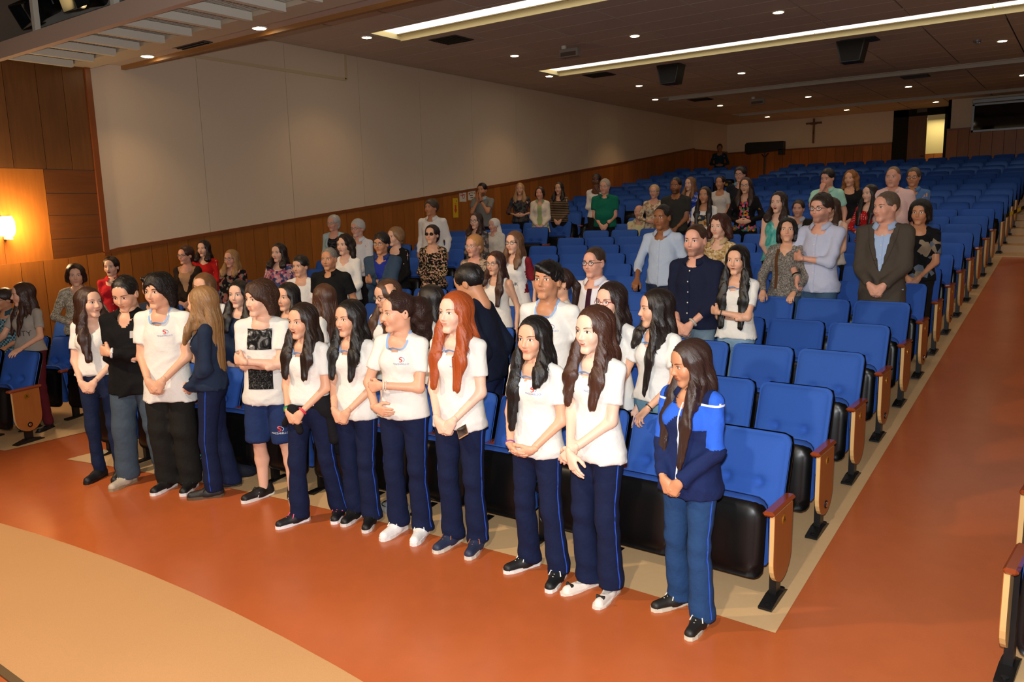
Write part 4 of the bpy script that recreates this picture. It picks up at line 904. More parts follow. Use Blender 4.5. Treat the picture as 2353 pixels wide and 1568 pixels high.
# wrist, elbow pole, finger direction, palm normal, hand shape  (left arm; right is mirrored)
POSES = {
 'clasp': ((0.055, -0.185, 0.905), (0.7, 0.7, -0.2), (-0.55, -0.15, -0.8), (-0.25, 0.9, -0.1), 'clasp'),
 'clasp2': ((0.085, -0.165, 0.900), (0.7, 0.7, -0.2), (-0.85, -0.25, -0.4), (-0.1, 0.7, 0.6), 'relax'),
 'waist': ((0.085, -0.17, 1.02), (0.8, 0.5, -0.3), (-0.95, -0.2, -0.15), (0.0, 0.9, 0.2), 'clasp'),
 'hang': ((0.245, -0.03, 0.845), (0.2, 1.0, 0), (0.02, -0.15, -1), (-1, 0.2, 0), 'relax'),
 'crossU': ((-0.085, -0.200, 1.125), (0.8, 0.1, -0.7), (-0.85, 0.50, 0.15), (0.4, 1, 0), 'clasp'),
 'crossD': ((-0.095, -0.150, 1.075), (0.8, 0.2, -0.7), (-0.75, 0.6, 0.25), (0.3, 1, 0), 'clasp'),
 'rail': ((0.16, -0.27, 0.93), (0.7, 0.7, -0.2), (-0.1, -0.75, -0.55), (0.0, -0.3, -1), 'clasp'),
 'pray': ((0.03, -0.21, 1.36), (0.6, 0.2, -0.9), (0.0, -0.25, 1), (-1, 0, 0), 'flat'),
 'chin': ((0.03, -0.16, 1.40), (0.7, 0.0, -1), (-0.3, 0.1, 1), (-0.3, 1.0, 0), 'fist'),
 'headtop': ((0.10, -0.12, 1.60), (1, -0.3, -0.1), (-0.5, 0.5, 0.7), (-0.7, 0.6, -0.3), 'clasp'),
 'neck': ((0.12, -0.06, 1.47), (1, -0.2, -0.4), (-0.5, 0.4, 0.7), (-0.8, 0.3, 0), 'clasp'),
 'elbowhold': ((-0.06, -0.185, 1.10), (0.8, 0.3, -0.6), (-0.95, 0.1, -0.25), (0.1, 1, 0), 'clasp'),
 'lap': ((0.06, -0.30, 0.66), (0.8, 0.4, -0.2), (-0.5, -0.8, -0.2), (0, 0, -1), 'relax'),
 'reach': ((0.20, -0.33, 1.0), (0.6, 0.5, -0.6), (-0.1, -0.9, -0.3), (-0.3, 0, -1), 'relax'),
}
SKIN = dict(light='dea98a', fair='e6b69c', tan='c48a66', brown='95603f', dark='5f3b26', pink='dba28a', pale='ebc3ab')
PN = [0]
def person(label, x, y, z, h, yaw=0, sex='f', lod=1, skin='light', hair='long', hc='2a1a12', ho=None, top=None, bot=None, shoes=None, arms=('clasp', 'clasp'), hyaw=0, hpitch=0, mouth=0.0, feet=None, glasses=None, jaw=1.0, nose=1.0, fat=0.0, build=1.0, lean=None, sit=False, bands=(), beard=None, look=0.0, hroll=0, group=None, wear=None, hscale=1.06):
    PN[0] += 1; seed = PN[0]; rad = math.radians
    t = empty('person', (x, y, z), rad(yaw)); sc_ = h / 1.70; t.scale = (sc_,) * 3
    tag(t, label, 'person', group)
    top = dict(dict(k='tee', c='f1eee6'), **(top or {})); bot = dict(dict(k='flare', c='1d2a4e'), **(bot or {})); ho = ho or {}
    m = sex == 'm'; sh = (0.176 if m else 0.150) * (0.5 + 0.5 * build); ch = (0.150 if m else 0.132) * build; wa = (0.135 if m else 0.116) * build; hp = (0.148 if m else 0.152) * (0.4 + 0.6 * build)
    dz = -0.43 if sit else 0.0
    LEAN = lean or (0, 0)
    def ln(P):
        if lean is None: return P
        P = np.array(P, float); wgt = np.clip((P[:, 2] - 0.92) / 0.30, 0, 1)[:, None]; piv = np.array((0, 0, 0.95)); Q = (P - piv) @ (Ry(rad(LEAN[1])) @ Rx(rad(LEAN[0]))).T + piv; return P * (1 - wgt) + Q * wgt
    Z = lambda zz: zz + dz
    # arms
    aw = 1.0 if m else 0.88; aw *= (0.5 + 0.5 * build); J = {}
    for sg, ps in ((1, arms[0]), (-1, arms[1])):
        ps = POSES[ps] if isinstance(ps, str) else ps; W, pole, hd, pn, hk = ps; mir = np.array((sg, 1, 1.0))
        S_ = np.array((sg * sh, 0.008, Z(1.350))); E, W2 = ik(S_, np.array(W) * mir + (0, 0, dz), 0.290, 0.255, np.array(pole) * mir); J[sg] = (S_, E, W2, nrm(np.array(hd) * mir), nrm(np.array(pn) * mir), hk)
    # legs
    feet = feet or ((0.095, 0.0, 8), (-0.095, 0.0, -8)); LG = {}
    for sg, (fx, fy, fa) in ((1, feet[0]), (-1, feet[1])):
        if sit: LG[sg] = ((sg * 0.09, 0, Z(0.90)), (sg * 0.11, -0.42, 0.47), (sg * 0.11, -0.40, 0.09), fa)
        else: LG[sg] = ((sg * 0.085, 0.0, 0.90), ((sg * 0.09 + fx) / 2, fy * 0.5 - 0.018, 0.49), (fx, fy + 0.018, 0.09), fa)
    def torso(e, bust=True):
        T = [cap((0, 0.006, Z(1.23)), (0, 0.010, Z(1.285)), ch + e, ch * 0.86 + e, 0.70, 0.03), cap((0, 0.002, Z(1.10)), (0, 0.006, Z(1.23)), wa + e, ch + e, 0.74, 0.03), cap((0, 0.008, Z(0.94)), (0, 0.002, Z(1.10)), hp + e, wa + e, 0.76, 0.03)]
        for sg in (-1, 1): T += [cap((sg * 0.02, 0.014, Z(1.392)), (sg * (sh - 0.005), 0.010, Z(1.352)), 0.050 + e, 0.042 + e, 1, 0.045)]
        if not m and bust: T += [ell((sg * 0.062, -0.062, Z(1.235)), (0.058 + e, 0.050 + e, 0.062 + e), 0.07) for sg in (-1, 1)]
        if fat: T += [ell((0, -0.04, Z(1.06)), (wa + fat + e, 0.11 + fat + e, 0.13), 0.06)]
        return T
    def armp(e, e2, k=0.02): 
        A = []
        for sg in (1, -1):
            S_, E, W2 = J[sg][:3]; A += [cap(tuple(S_), tuple(E), 0.047 * aw + e, 0.037 * aw + e, 1, 0.035), cap(tuple(E), tuple(W2), 0.037 * aw + e, 0.0255 * aw + e2, 1, 0.025)]
        return A
    # ---------------- body
    S = Soup(); sk = np.array(s2l(SKIN.get(skin, skin)))
    sleeveless = top['k'] in ('tank',)
    bp = torso(-0.006) + armp(0, 0) + [cap((0, 0.016, Z(1.38)), (0, 0.008, Z(1.48)), 0.056 if m else 0.048, 0.048 if m else 0.041, 1, 0.04)]
    bp += [ell((0, -0.033, Z(1.362)), (0.070, 0.050, 0.045), 0.03)]
    bare = bot['k'] in ('shorts', 'skirt')
    if bare:
        for sg in (1, -1):
            a, b, c, _ = LG[sg]; bp += [cap(a, b, 0.075, 0.050, 1, 0.02), cap(b, (c[0], c[1] + 0.01, 0.30), 0.048, 0.052, 1, 0.03), cap((c[0], c[1] + 0.01, 0.30), (c[0], c[1], 0.05), 0.050, 0.034, 1, 0.03)]
    else: bp += [half((0, 0, -1), -Z(0.86))]
    V, F = nets(bp, (0.016, 0.023, 0.033)[lod]); S.add(ln(V), F, sk)
    # hands
    for sg in (1, -1):
        S_, E, W2, hd, pn, hk = J[sg]; HV, HF = hand(hk, min(lod, 2)); zl = -hd; yl = -(pn - hd * (pn @ hd)); yl = nrm(yl); xl = np.cross(yl, zl); Q = HV.copy() * (1.0 if m else 0.93); Fh = HF
        if sg < 0: Q[:, 0] *= -1; Fh = HF[:, ::-1]
        S.add(ln(Q @ np.stack([xl, yl, zl]) + W2), Fh, sk)
    # head
    hs = hscale; RH = Rz(rad(hyaw)) @ Rx(rad(hpitch)) @ Ry(rad(hroll)); HO = np.array((0, -0.014, Z(1.703) - 0.132 * hs))
    TH = lambda P: ln(np.asarray(P) * hs @ RH.T + HO)
    hpm, HV, HF = head_mesh(sex, jaw, nose, min(fat, 0.012) * 0.5, lod)
    cc = np.tile(sk, (len(HV), 1)); blush = np.exp(-(((abs(HV[:, 0]) - 0.042) / 0.02) ** 2 + ((HV[:, 2] + 0.03) / 0.02) ** 2)) * (HV[:, 1] < -0.03); cc = cc * (1 - 0.10 * blush[:, None] * np.array((0.0, 1.0, 1.0)))
    if beard: 
        bm = np.clip((-0.034 - HV[:, 2]) / 0.022, 0, 1) * np.clip((HV[:, 2] + 0.135) / 0.02, 0, 1) * np.clip((0.012 - HV[:, 1]) / 0.03, 0, 1) * np.clip(1 - np.exp(-((HV[:, 2] + 0.058) / 0.012) ** 2 - (HV[:, 0] / 0.022) ** 2) * .7 - np.exp(-((HV[:, 2] + 0.03) / 0.02) ** 2 - (HV[:, 0] / 0.03) ** 2), 0, 1); cc = cc * (1 - beard[1] * bm[:, None]) + np.array(s2l(beard[0])) * beard[1] * bm[:, None]
    S.add(TH(HV), HF, cc)
    lipc = sk * (0.88, 0.50, 0.50) if not m else sk * (0.85, 0.62, 0.58)
    face(S, hpm, TH, sk, s2l(hc), lipc if top.get('lip') is None else np.array(s2l(top['lip'])), mouth, sex, lod, np.array(s2l(hc)) * 0.3 + sk * (0.12 if m else 0.03), look)
    V, F, C = S.get(); ob('body', mesh('body', V, F, [m_skin], True, C), t)
    # ---------------- hair
    if hair != 'none':
        hp_ = hair_prims(hair, ho); V, F = nets(hp_, (0.0072, 0.0105, 0.0165)[lod], hair_disp(hair, seed))
        if lod < 2 and hair not in ('curly', 'ponycurl', 'veil'):
            big = hair in ('long', 'wavy', 'mop', 'bob', 'pony'); nn = (170, 80)[lod] if big else (140, 70)[lod]
            W_, FW = strands(hp_, hair_disp(hair, seed), V, nn, 15 if big else 5, (0.012 + 0.026 * ho.get('L', .1)) if big else 0.008, {'wavy': .45, 'mop': .8, 'long': .14}.get(hair, .3), seed, 0.5 if hair != 'fringe' else -0.5, -0.02 if hair != 'long' else -0.12); F = np.concatenate([F, FW + len(V)]); V = np.concatenate([V, W_])
        V = V * hs; longw = np.clip((-0.06 - V[:, 2]) / 0.12, 0, 1)[:, None]; Vh = V @ RH.T; Vy = V @ Rz(rad(hyaw * 0.75)).T; V = Vh * (1 - longw) + Vy * longw + HO
        hm = cloth(hc) if hair == 'veil' else (curl_mat(hc) if hair in ('curly', 'ponycurl', 'mop') else hair_mat(hc))
        ob('veil' if hair == 'veil' else 'hair', mesh('hair', ln(V), F, [hm]), t)
    # ---------------- top
    def folds(am, ph, zb=1.0):
        def d(X, Y, Z_):
            r1 = 1 - abs(np.sin(11 * Z_ + 8 * abs(X) + 1.2 * np.sin(9 * X + ph) + ph)); r2 = 1 - abs(np.sin(9 * Z_ - 12 * X + 5 * Y + 0.9 * np.sin(14 * Z_ + ph) + 2 * ph)); r3 = 1 - abs(np.sin(15 * X + 10 * Y + 1.5 * np.sin(5 * Z_) + ph))
            m1 = np.clip((1.30 + dz - Z_) / 0.25, 0.15, 1); return -am * (1.1 * r1 ** 3 * m1 + 1.0 * r2 ** 3 * m1 + 0.7 * r3 ** 3 * (1.15 - m1) + 0.6 * r3 ** 2 * np.clip((1.05 + dz - Z_) / 0.2, 0, 1)) + am * 0.8
        return d
    def garment(name, tp, layer=0.0):
        k = tp['k']; e = tp.get('e', 0.007) + layer; hem = Z(tp.get('hem', 0.86)); pr = torso(e); 
        loose = tp.get('loose', 0.0); hw = max(hp, ch) + e + loose + 0.014
        if fat: hw += fat * .6
        if hem < Z(0.95) and not sit:
            th_ = {'baggy': 0.104}.get(bot['k'], 0.090) + 0.018 + e
            for sg in (1, -1): pr += [cap((sg * 0.083, 0.0, hem - 0.02), (sg * 0.055, 0.0, 1.0), th_, 0.085 + e, 1, 0.03)]
        pr += [cap((0, 0.0, hem + 0.06), (0, 0.0, Z(1.18)), hw, max(wa, ch * .90) + e + loose, 0.74, 0.03)]
        sl = tp.get('sleeve', {'tee': 'short', 'tank': 'none', 'polo': 'short'}.get(k, 'long'))
        for sg in (1, -1):
            S_, E, W2 = J[sg][:3]; u = nrm(E - S_); v = nrm(W2 - E); se = e + tp.get('se', 0.0)
            if sl == 'short':
                q = S_ + (E - S_) * tp.get('sl', 0.66); pr += [cap(tuple(S_), tuple(q + u * 0.05), 0.047 * aw + se, 0.043 * aw + se + 0.012, 1, 0.03, cut=[(u, float(u @ q))])]
            elif sl == 'long':
                q = E + (W2 - E) * tp.get('sl', 0.97); pr += [cap(tuple(S_), tuple(E), 0.048 * aw + se, 0.041 * aw + se, 1, 0.03), cap(tuple(E), tuple(q + v * 0.03), 0.041 * aw + se, 0.028 * aw + se * tp.get('cuff', 0.9), 1, 0.03, cut=[(v, float(v @ q))])]
            elif sl == 'none': pr += [ell((sg * (sh + 0.030), 0.0, Z(1.33)), (0.05, 0.12, 0.10), 0.02, op='s')]
        nk = tp.get('neck', (0.070, 0.066)); pr += [ell((0, -0.022, Z(1.457)), (nk[0], nk[1] + 0.012, nk[1] + 0.034), 0.006, op='s')]
        if 'v' in tp: pr += [wedge(Z(tp['v']), tp.get('vt', 0.35), 0.0, tp.get('vw', 0.0))]
        if tp.get('open'): pr += [wedge(hem - 0.2, 0.0, -0.02, tp['open'])]
        pr += [half((0, 0, -1), -hem)]
        dsp = folds(tp.get('fold', 0.011 if k in ('shirt', 'jacket', 'sweater', 'blouse') else 0.0085), seed * 1.3)
        V, F = nets(pr, (0.0122, 0.0165, 0.024)[lod], dsp, hem)
        cz_ = V[F].mean(1); F = F if (lod and not tp.get('ring')) else F[~(((cz_[:, 0] / nk[0]) ** 2 + ((cz_[:, 1] + 0.022) / (nk[1] + 0.012)) ** 2 < 0.93) & (cz_[:, 2] > Z(1.30)))]; cz_ = V[F].mean(1)
        mm = tp['m'] if 'm' in tp else cloth(tp['c'])
        me = mesh(name, ln(V), F, [mm])
        if 'c2' in tp:       # second colour on sleeves / yoke
            c2 = cloth(tp['c2']); me.materials.append(c2); sel = tp['sel'](cz_[:, 0], cz_[:, 1], cz_[:, 2]); me.polygons.foreach_set('material_index', sel.astype(np.int32))
        if 'c3' in tp:
            me.materials.append(cloth(tp['c3'])); sel3 = tp['sel3'](cz_[:, 0], cz_[:, 1], cz_[:, 2]); mi_ = np.where(sel3, 2, sel.astype(int)); me.polygons.foreach_set('material_index', mi_.astype(np.int32))
        g = ob(name, me, t); return g, pr, dsp
    tops = [top] + (wear or [])
    for li, tp in enumerate(tops):
        gname = tp.get('name', {'tee': 't_shirt', 'tank': 'sleeveless_top', 'polo': 'polo_shirt', 'shirt': 'shirt', 'jacket': 'jacket', 'sweater': 'sweater', 'cardigan': 'cardigan', 'blouse': 'blouse'}.get(tp['k'], 'top'))
        g, pr, dsp = garment(gname, tp, 0.009 * li)
        if tp.get('ring'):   # knitted neck band
            n = 30; nk = tp.get('neck', (0.070, 0.066)); a_ = np.arange(n) * 2 * math.pi / n; V = np.zeros((n, 4, 3)); F = []
            for jj, (rr, tr, up) in enumerate(((0.96, 1.10, -0.006), (1.00, 1.10, 0.004), (1.10, 1.10, 0.007), (1.25, 1.25, 0.005))):
                px = np.sin(a_) * nk[0] * rr; py = -np.cos(a_) * (nk[1] + 0.010) * rr - 0.020; Q = np.stack([np.sin(a_) * nk[0] * tr, -np.cos(a_) * (nk[1] + 0.010) * tr - 0.020, np.full(n, Z(1.53))], -1)
                for _ in range(70):
                    d_ = sdf(pr, Q, dsp); Q[:, 2] -= np.clip(d_, 0, 0.03) * 0.7
                zs = np.maximum(Q[:, 2], Z(1.33)); zs = np.real(np.fft.ifft(np.fft.fft(zs) * (np.abs(np.fft.fftfreq(n, 1 / n)) < 5))); V[:, jj] = np.stack([px, py, zs + up], -1)
            for i in range(n):
                for j in range(3): a = i * 4 + j; b = ((i + 1) % n) * 4 + j; F.append((a, a + 1, b + 1, b))
            V = V.reshape(-1, 3)
            ob('neck_band', mesh('neck_band', ln(np.array(V)), np.array(F), [cloth(tp['ring'])]), g)
        if tp.get('collar'):
            cm = cloth(tp['collar']) if isinstance(tp['collar'], str) else (tp.get('m') or cloth(tp['c'])); V = []; F = []; n = 21; op_ = tp.get('copen', 0.45)
            for i in range(n):
                a = op_ + (2 * math.pi - 2 * op_) * i / (n - 1); sx, cy_ = math.sin(a), -math.cos(a); fr_ = max(0, -cy_); R0 = (0.060 if m else 0.053) * 1.0
                for rr, zz in ((R0 - 0.002, Z(1.405) - 0.03 * fr_), (R0 - 0.001, Z(1.447) - 0.034 * fr_), (R0 + 0.008, Z(1.452) - 0.034 * fr_), (R0 + 0.036 + 0.012 * fr_, Z(1.424) - 0.058 * fr_), (R0 + 0.030, Z(1.416) - 0.058 * fr_)): V.append((sx * rr * 1.08, cy_ * rr * 1.05 + 0.004, zz))
            for i in range(n - 1):
                for j in range(4): a = i * 5 + j; b = a + 5; F.append((a, a + 1, b + 1, b))
            ob('collar', mesh('collar', ln(np.array(V)), np.array(F), [cm]), g)
        if tp['k'] == 'shirt' and lod < 2 and 'v' not in tp and 'decals' not in tp:
            V2, F2 = strip_patch(np.linspace(1.36, tp.get('hem', .86) + .02, 22), np.linspace(1.36, tp.get('hem', .86) + .02, 22), np.zeros(22)); n_ = 22
            V2 = np.stack([np.concatenate([np.full(n_, -.011), np.full(n_, .011)]), np.tile(np.linspace(1.37, tp.get('hem', .86) + .01, n_), 2)], -1); decal('placket', V2, F2[:, ::-1], pr, dsp, 0, dz, tp.get('m') or cloth(tp['c']), g, ln, 0.004)
            for q in range(6): a_ = np.linspace(0, 2 * math.pi, 9)[:-1]; decal('button', np.stack([.006 * np.cos(a_), .006 * np.sin(a_)], -1), [tuple(range(8))], pr, dsp, 0, Z(1.33 - .085 * q), m_white, g, ln, 0.006)
        if tp.get('lapel'):
            for sg in (-1, 1):
                zz = np.linspace(tp['v'] + .01, 1.40, 14); x0 = (zz - tp['v']) * tp['vt'] + .002; wdt = .052 * np.sin(np.clip((zz - tp['v']) / (1.36 - tp['v']), 0, 1) * math.pi * .62) + .004; V2 = np.stack([np.concatenate([sg * x0, sg * (x0 + wdt)]), np.concatenate([zz, zz])], -1); i_ = np.arange(13); F2 = np.stack([i_, i_ + 14, i_ + 15, i_ + 1], -1); decal('lapel', V2, F2 if sg > 0 else F2[:, ::-1], pr, dsp, 0, dz, cloth(tp['lapel']), g, ln, 0.006)
        if tp.get('logo') and lod < 2:
            lx, lz = tp.get('logo_at', (0.062, 1.245)); G = logo_geo(); lw = tp.get('logo_text', m_lblue)
            e_ = g
            for nm, (V2, F2), mm in (('emblem_swirl', G[0], m_lred), ('emblem_oval', G[1], lw), ('lettering', G[2], lw)): decal(nm, V2, F2, pr, dsp, lx, Z(lz), mm, e_, ln, 0.0035, 0.9)
        if tp.get('decals'):
            for nm, (V2, F2), mm, cx_, cz_, s_ in tp['decals']: decal(nm, np.asarray(V2), F2, pr, dsp, cx_, Z(cz_), mm if not isinstance(mm, str) else cloth(mm), g, ln, 0.004, s_)
    # ---------------- bottom
    k = bot['k']; lb = bot.get('e', 0.014); hemr = {'flare': 0.078, 'straight': 0.066, 'slim': 0.050, 'baggy': 0.088, 'shorts': 0.105, 'skirt': 0.1}[k]; pr = [cap((0, 0.008, Z(0.92)), (0, 0.004, Z(0.98)), hp + lb * .6, wa + lb, 0.74, 0.03)]
    thr = {'slim': 0.080, 'baggy': 0.104}.get(k, 0.090); knr = {'slim': 0.056, 'baggy': 0.088, 'shorts': 0.098}.get(k, 0.064)
    for sg in (1, -1):
        a, b, c, _ = LG[sg]
        pr.append(cap(a, b, thr + 0.006, knr, 1.0, 0.03))
        if k != 'shorts': pr.append(cap(b, (c[0], c[1] + 0.012, 0.02), knr, hemr, 1.0, 0.03))
    if k == 'skirt': pr = pr[:1] + [cap((0, 0, 0.92), (0, 0, 0.45), hp + 0.03, hp + 0.05, 0.8, 0.05)]
    hemz = {'shorts': 0.47, 'skirt': 0.5}.get(k, 0.045); pr.append(half((0, 0, -1), -hemz)); pr.append(half((0, 0, 1), Z(min(1.03, top.get('hem', 0.86) + 0.05))))
    fa_ = bot.get('fold', 0.0045)
    wr = lambda X, Y, Z_: fa_ * (np.sin(34 * Z_ + 14 * X + seed) * np.sin(13 * Z_ + 7 * Y) * (0.5 + 0.8 * np.exp(-((Z_ - 0.45) / 0.10) ** 2) + 0.9 * np.exp(-((Z_ - 0.10) / 0.10) ** 2)) + 0.4 * np.sin(22 * X + 9 * Z_ + seed))
    V, F = nets(pr, ((0.016, 0.022, 0.03)[lod] if shoes else 0.030), wr, hemz)
    g = ob({'shorts': 'shorts', 'skirt': 'skirt'}.get(k, 'trousers'), mesh('trousers', ln(V), F, [bot['m'] if 'm' in bot else cloth(bot['c'])]), t)
    if bot.get('piping'):
        for sg in (1, -1):
            a, b, c, _ = LG[sg]; pts = []
            for i in range(22):
                zz = 0.93 - 0.86 * i / 21; q = (0.90 - zz) / 0.41 if zz > 0.49 else 1 + (0.49 - zz) / 0.47; ctr = np.array(a) + (np.array(b) - a) * q if q < 1 else np.array(b) + (np.array((c[0], c[1] + 0.012, 0.02)) - b) * min(1, q - 1); pts.append((ctr[0], ctr[1], zz))
            pts = np.array(pts); lo = np.zeros(22); hi = np.full(22, 0.2)
            for _ in range(14):
                mid = (lo + hi) / 2; Q = pts.copy(); Q[:, 0] += sg * mid; Q[:, 1] -= mid * 0.25; ins = sdf(pr, Q, wr) < 0; lo = np.where(ins, mid, lo); hi = np.where(ins, hi, mid)
            Q = pts.copy(); Q[:, 0] += sg * hi; Q[:, 1] -= hi * 0.25; o = MB(); o.tube([tuple(p) for p in ln(Q)], 0.0038, 5); ob('piping', o.me('piping', cloth(bot['piping'])), g)
    if bot.get('logo'):
        G = logo_geo(); e_ = g
        for nm, (V2, F2), mm in (('emblem_swirl', G[0], m_lred), ('emblem_oval', G[1], m_lwhite), ('lettering', G[2], m_lwhite)): decal(nm, V2, F2, pr, wr, LG[1][1][0] + 0.0, 0.57, mm, e_, ln, 0.004, 1.1)
    # ---------------- shoes
    if shoes:
        up, so, la = shoe(*shoes)
        for sg in (1, -1):
            a, b, c, fa = LG[sg]; q = ob('shoe', up, t, (c[0], c[1], 0.0), rad(fa)); ob('sole', so, q)
            if la: ob('bow' if shoes[0] == 'flat' else 'laces', la, q)
    # ---------------- glasses, bands
    if glasses:
        o = MB(); r_ = 0.021; fine = 0.0022 if lod else 0.0018; y0 = -0.100
        for sg in (-1, 1):
            pts = [(sg * 0.032 + r_ * 1.1 * math.cos(a), y0 + 0.006 * abs(math.cos(a)), 0.002 + r_ * 0.82 * math.sin(a)) for a in np.linspace(0, 2 * math.pi, 15)]
            o.tube([tuple(p) for p in pts], fine, 5)
            o.tube([(sg * 0.055, y0 + 0.008, 0.006), (sg * 0.078, -0.03, 0.008), (sg * 0.080, 0.015, 0.004)], fine, 5)
        o.tube([(-0.010, y0, 0.005), (0, y0 - 0.003, 0.007), (0.010, y0, 0.005)], fine, 5)
        ge = ob('glasses', o.me('glasses', mat('frame_' + glasses, glasses, rough=.3)), t)
        me = ge.data; V = np.array([v.co[:] for v in me.vertices]); V = TH(V); me.vertices.foreach_set('co', V.astype(f4).ravel()); me.update()
        o = MB()
        for sg in (-1, 1):
            ctr = [(sg * 0.032, y0 + 0.002, 0.002)] + [(sg * 0.032 + r_ * 1.08 * math.cos(a), y0 + 0.005 * abs(math.cos(a)), 0.002 + r_ * 0.8 * math.sin(a)) for a in np.linspace(0, 2 * math.pi, 15)[:-1]]
            V = TH(np.array(ctr)); o.add([tuple(v) for v in V], [(0, 1 + i, 1 + (i + 1) % 14) for i in range(14)])
        ob('lens', o.me('lens', mat('sun_lens', '1c0f0b', rough=.1) if glasses == '2a1712' else mat('clear_lens', 'ffffff', rough=0.05, alpha=0.10)), ge)
    for sg, c, wd, off in bands:
        S_, E, W2 = J[sg][:3]; u = nrm(W2 - E); ctr = W2 - u * off; a = nrm(np.cross(u, (0.3, 0.9, 0.2))); b = np.cross(u, a); rr = 0.0265 * aw + 0.004 + off * 0.05
        pts = [tuple(ctr + (a * math.cos(q) + b * math.sin(q)) * rr) for q in np.linspace(0, 2 * math.pi, 15)]; o = MB(); o.tube([tuple(p) for p in ln(np.array(pts))], wd, 6); ob('watch' if wd > 0.007 else 'bracelet', o.me('bracelet', mat('band_' + c, c, rough=.4)), t)
    return t, J, sc_
# ------------------------------------------------------------------ the audience
def PP(label, x, y, z, h, rel, hrel, **kw):
    yc = math.degrees(math.atan2(-x, y)); kw.setdefault('hscale', 1.09 if y < 4.8 else 1.06); return person(label, x, y, z, h, yc + rel, hyaw=hrel - rel, **kw)
def rect_patch(w_, h_, n=10, m_=8):
    xs_, zs_ = np.meshgrid(np.linspace(-w_ / 2, w_ / 2, n), np.linspace(-h_ / 2, h_ / 2, m_), indexing='ij'); V = np.stack([xs_.ravel(), zs_.ravel()], -1); i, j = np.meshgrid(np.arange(n - 1), np.arange(m_ - 1), indexing='ij'); a = (i * m_ + j).ravel(); return V, [tuple(int(q) for q in f) for f in np.stack([a, a + m_, a + m_ + 1, a + 1], -1)]
TEE = dict(k='tee', c='e6e4de', ring='8fb0de', logo=True, hem=0.82, fold=0.008)
NAV = dict(k='flare', c='141d3c', piping='2a4fb8')
JEANS = dict(k='straight', c='3f5a78'); DARK = dict(k='straight', c='1a1a1c'); BLK = dict(k='slim', c='141416')
BROWN, DKB, BLACKH, BLOND, GREY, WHITEH = '3a2216', '23150e', '120d0b', '8a6238', '8d8882', 'cfcac0'
m_photo = pat_mat('photo_print', 'noise', ['0a0a0a', '2c2c2c', '6a6a6a', 'b8b8b8'], 16); m_photo2 = pat_mat('photo_print2', 'noise', ['050505', '1c1c1c', '3a3a3a', '777777'], 60)
# --- front row, standing on the orange floor
PP('girl with long brown hair and black shoes at the left end of the front row', -6.70, 3.20, 0, 1.66, -28, 32, lod=0, skin='fair', hc=BROWN, ho=dict(L=.36, front=.8), top=dict(TEE, hem=.94, ring=None, logo=False), bot=dict(k='slim', c='18233f'), shoes=('sneaker', '17181a', '0f0f10'), hpitch=-4, mouth=.3, look=.5)
PP('boy in black hoodie with folded arms, jeans and beige sneakers', -6.30, 3.30, 0, 1.75, -25, -28, sex='m', lod=0, skin='light', hair='short', hc='17110e', ho=dict(t=.009), top=dict(k='sweater', c='0e0e10', hem=.76, e=.016, loose=.012, name='hoodie', collar='0e0e10', copen=.5, decals=[('chest_badge', rect_patch(.045, .055, 4, 4), 'b9b4b2', .07, 1.25, 1.0)]), wear=None, bot=dict(k='baggy', c='42505e'), shoes=('sneaker', 'b9ab98', '9a8466', 'cfc6b8'), arms=('crossU', 'crossD'), hpitch=18, feet=((0.16, .03, 10), (-0.14, -.02, -18)), bands=((1, 'dfe0e2', .011, .02), (-1, 'dfe0e2', .011, .02)))
PP('boy with dark curly bob, white school shirt and black baggy trousers', -5.93, 3.38, 0, 1.78, -30, -38, sex='m', lod=0, skin='light', hair='mop', hc=BLACKH, top=dict(TEE, hem=.72, e=.010, loose=.012), bot=dict(k='baggy', c='1d1c1a'), shoes=('sneaker', '121213', 'e8e8e6', '121213'), arms=('clasp', 'clasp'), nose=1.15)
PP('girl in navy sweatshirt turned away, long fair hair down her back', -5.56, 3.52, 0, 1.68, -98, -118, lod=0, skin='light', hair='long', hc='8f6a42', ho=dict(L=.42, front=.3), top=dict(k='sweater', c='1f2b42', hem=.88, e=.014, name='sweatshirt', logo=True, logo_text=m_lwhite), bot=NAV, shoes=('sneaker', '1b1a19', '5c4a36', '1b1a19'), arms=('clasp2', 'clasp2'), feet=((0.10, -.06, 5), (-0.10, .06, -5)))
t, J, sc_ = PP('boy with shoulder length brown hair, photo print shirt, navy shorts, arms folded', -5.03, 3.66, 0, 1.73, -22, -52, sex='m', lod=0, skin='fair', hair='mop', hc='3b2417', top=dict(k='tee', c='e0ded8', hem=.77, e=.010, loose=.016, fold=.007, decals=[('photo_print', rect_patch(.19, .15), m_photo, -.005, 1.27, 1.0), ('photo_print', rect_patch(.19, .17), m_photo2, -.005, .985, 1.0)]), bot=dict(k='shorts', c='1f315c', logo=True), shoes=('sneaker', '101011', 'e6e4de', '101011'), arms=('crossU', 'crossD'), build=.92, feet=((0.13, .0, 25), (-0.12, .05, -35)))
for q in [c for c in t.children if c.name.startswith('shoe')]:
    for k in range(3):
        o = MB(); sx = 1 if q.location.x > 0 else 1
        for s_ in (-1, 1): o.tube([(s_ * .0425, -.045 - .018 * k, .028), (s_ * .036, -.030 - .018 * k, .06)], .0045, 5)
        ob('stripe', o.me('stripe', m_white), q)
PP('laughing girl with long dark hair and bright pink-laced sneakers', -4.43, 3.56, 0, 1.60, -36, -44, lod=0, skin='light', hc=DKB, ho=dict(L=.32, front=.7), top=dict(TEE, hem=.93, logo=False), bot=NAV, shoes=('sneaker', '141318', 'f0eef0', 'ff5f9a'), arms=('clasp', 'clasp'), mouth=.75, bands=((-1, '35a54a', .006, .02), (1, 'd83a52', .009, .02), (-1, '2f7f6a', .005, .035)), feet=((0.12, .12, 20), (-0.10, -.10, -25)))
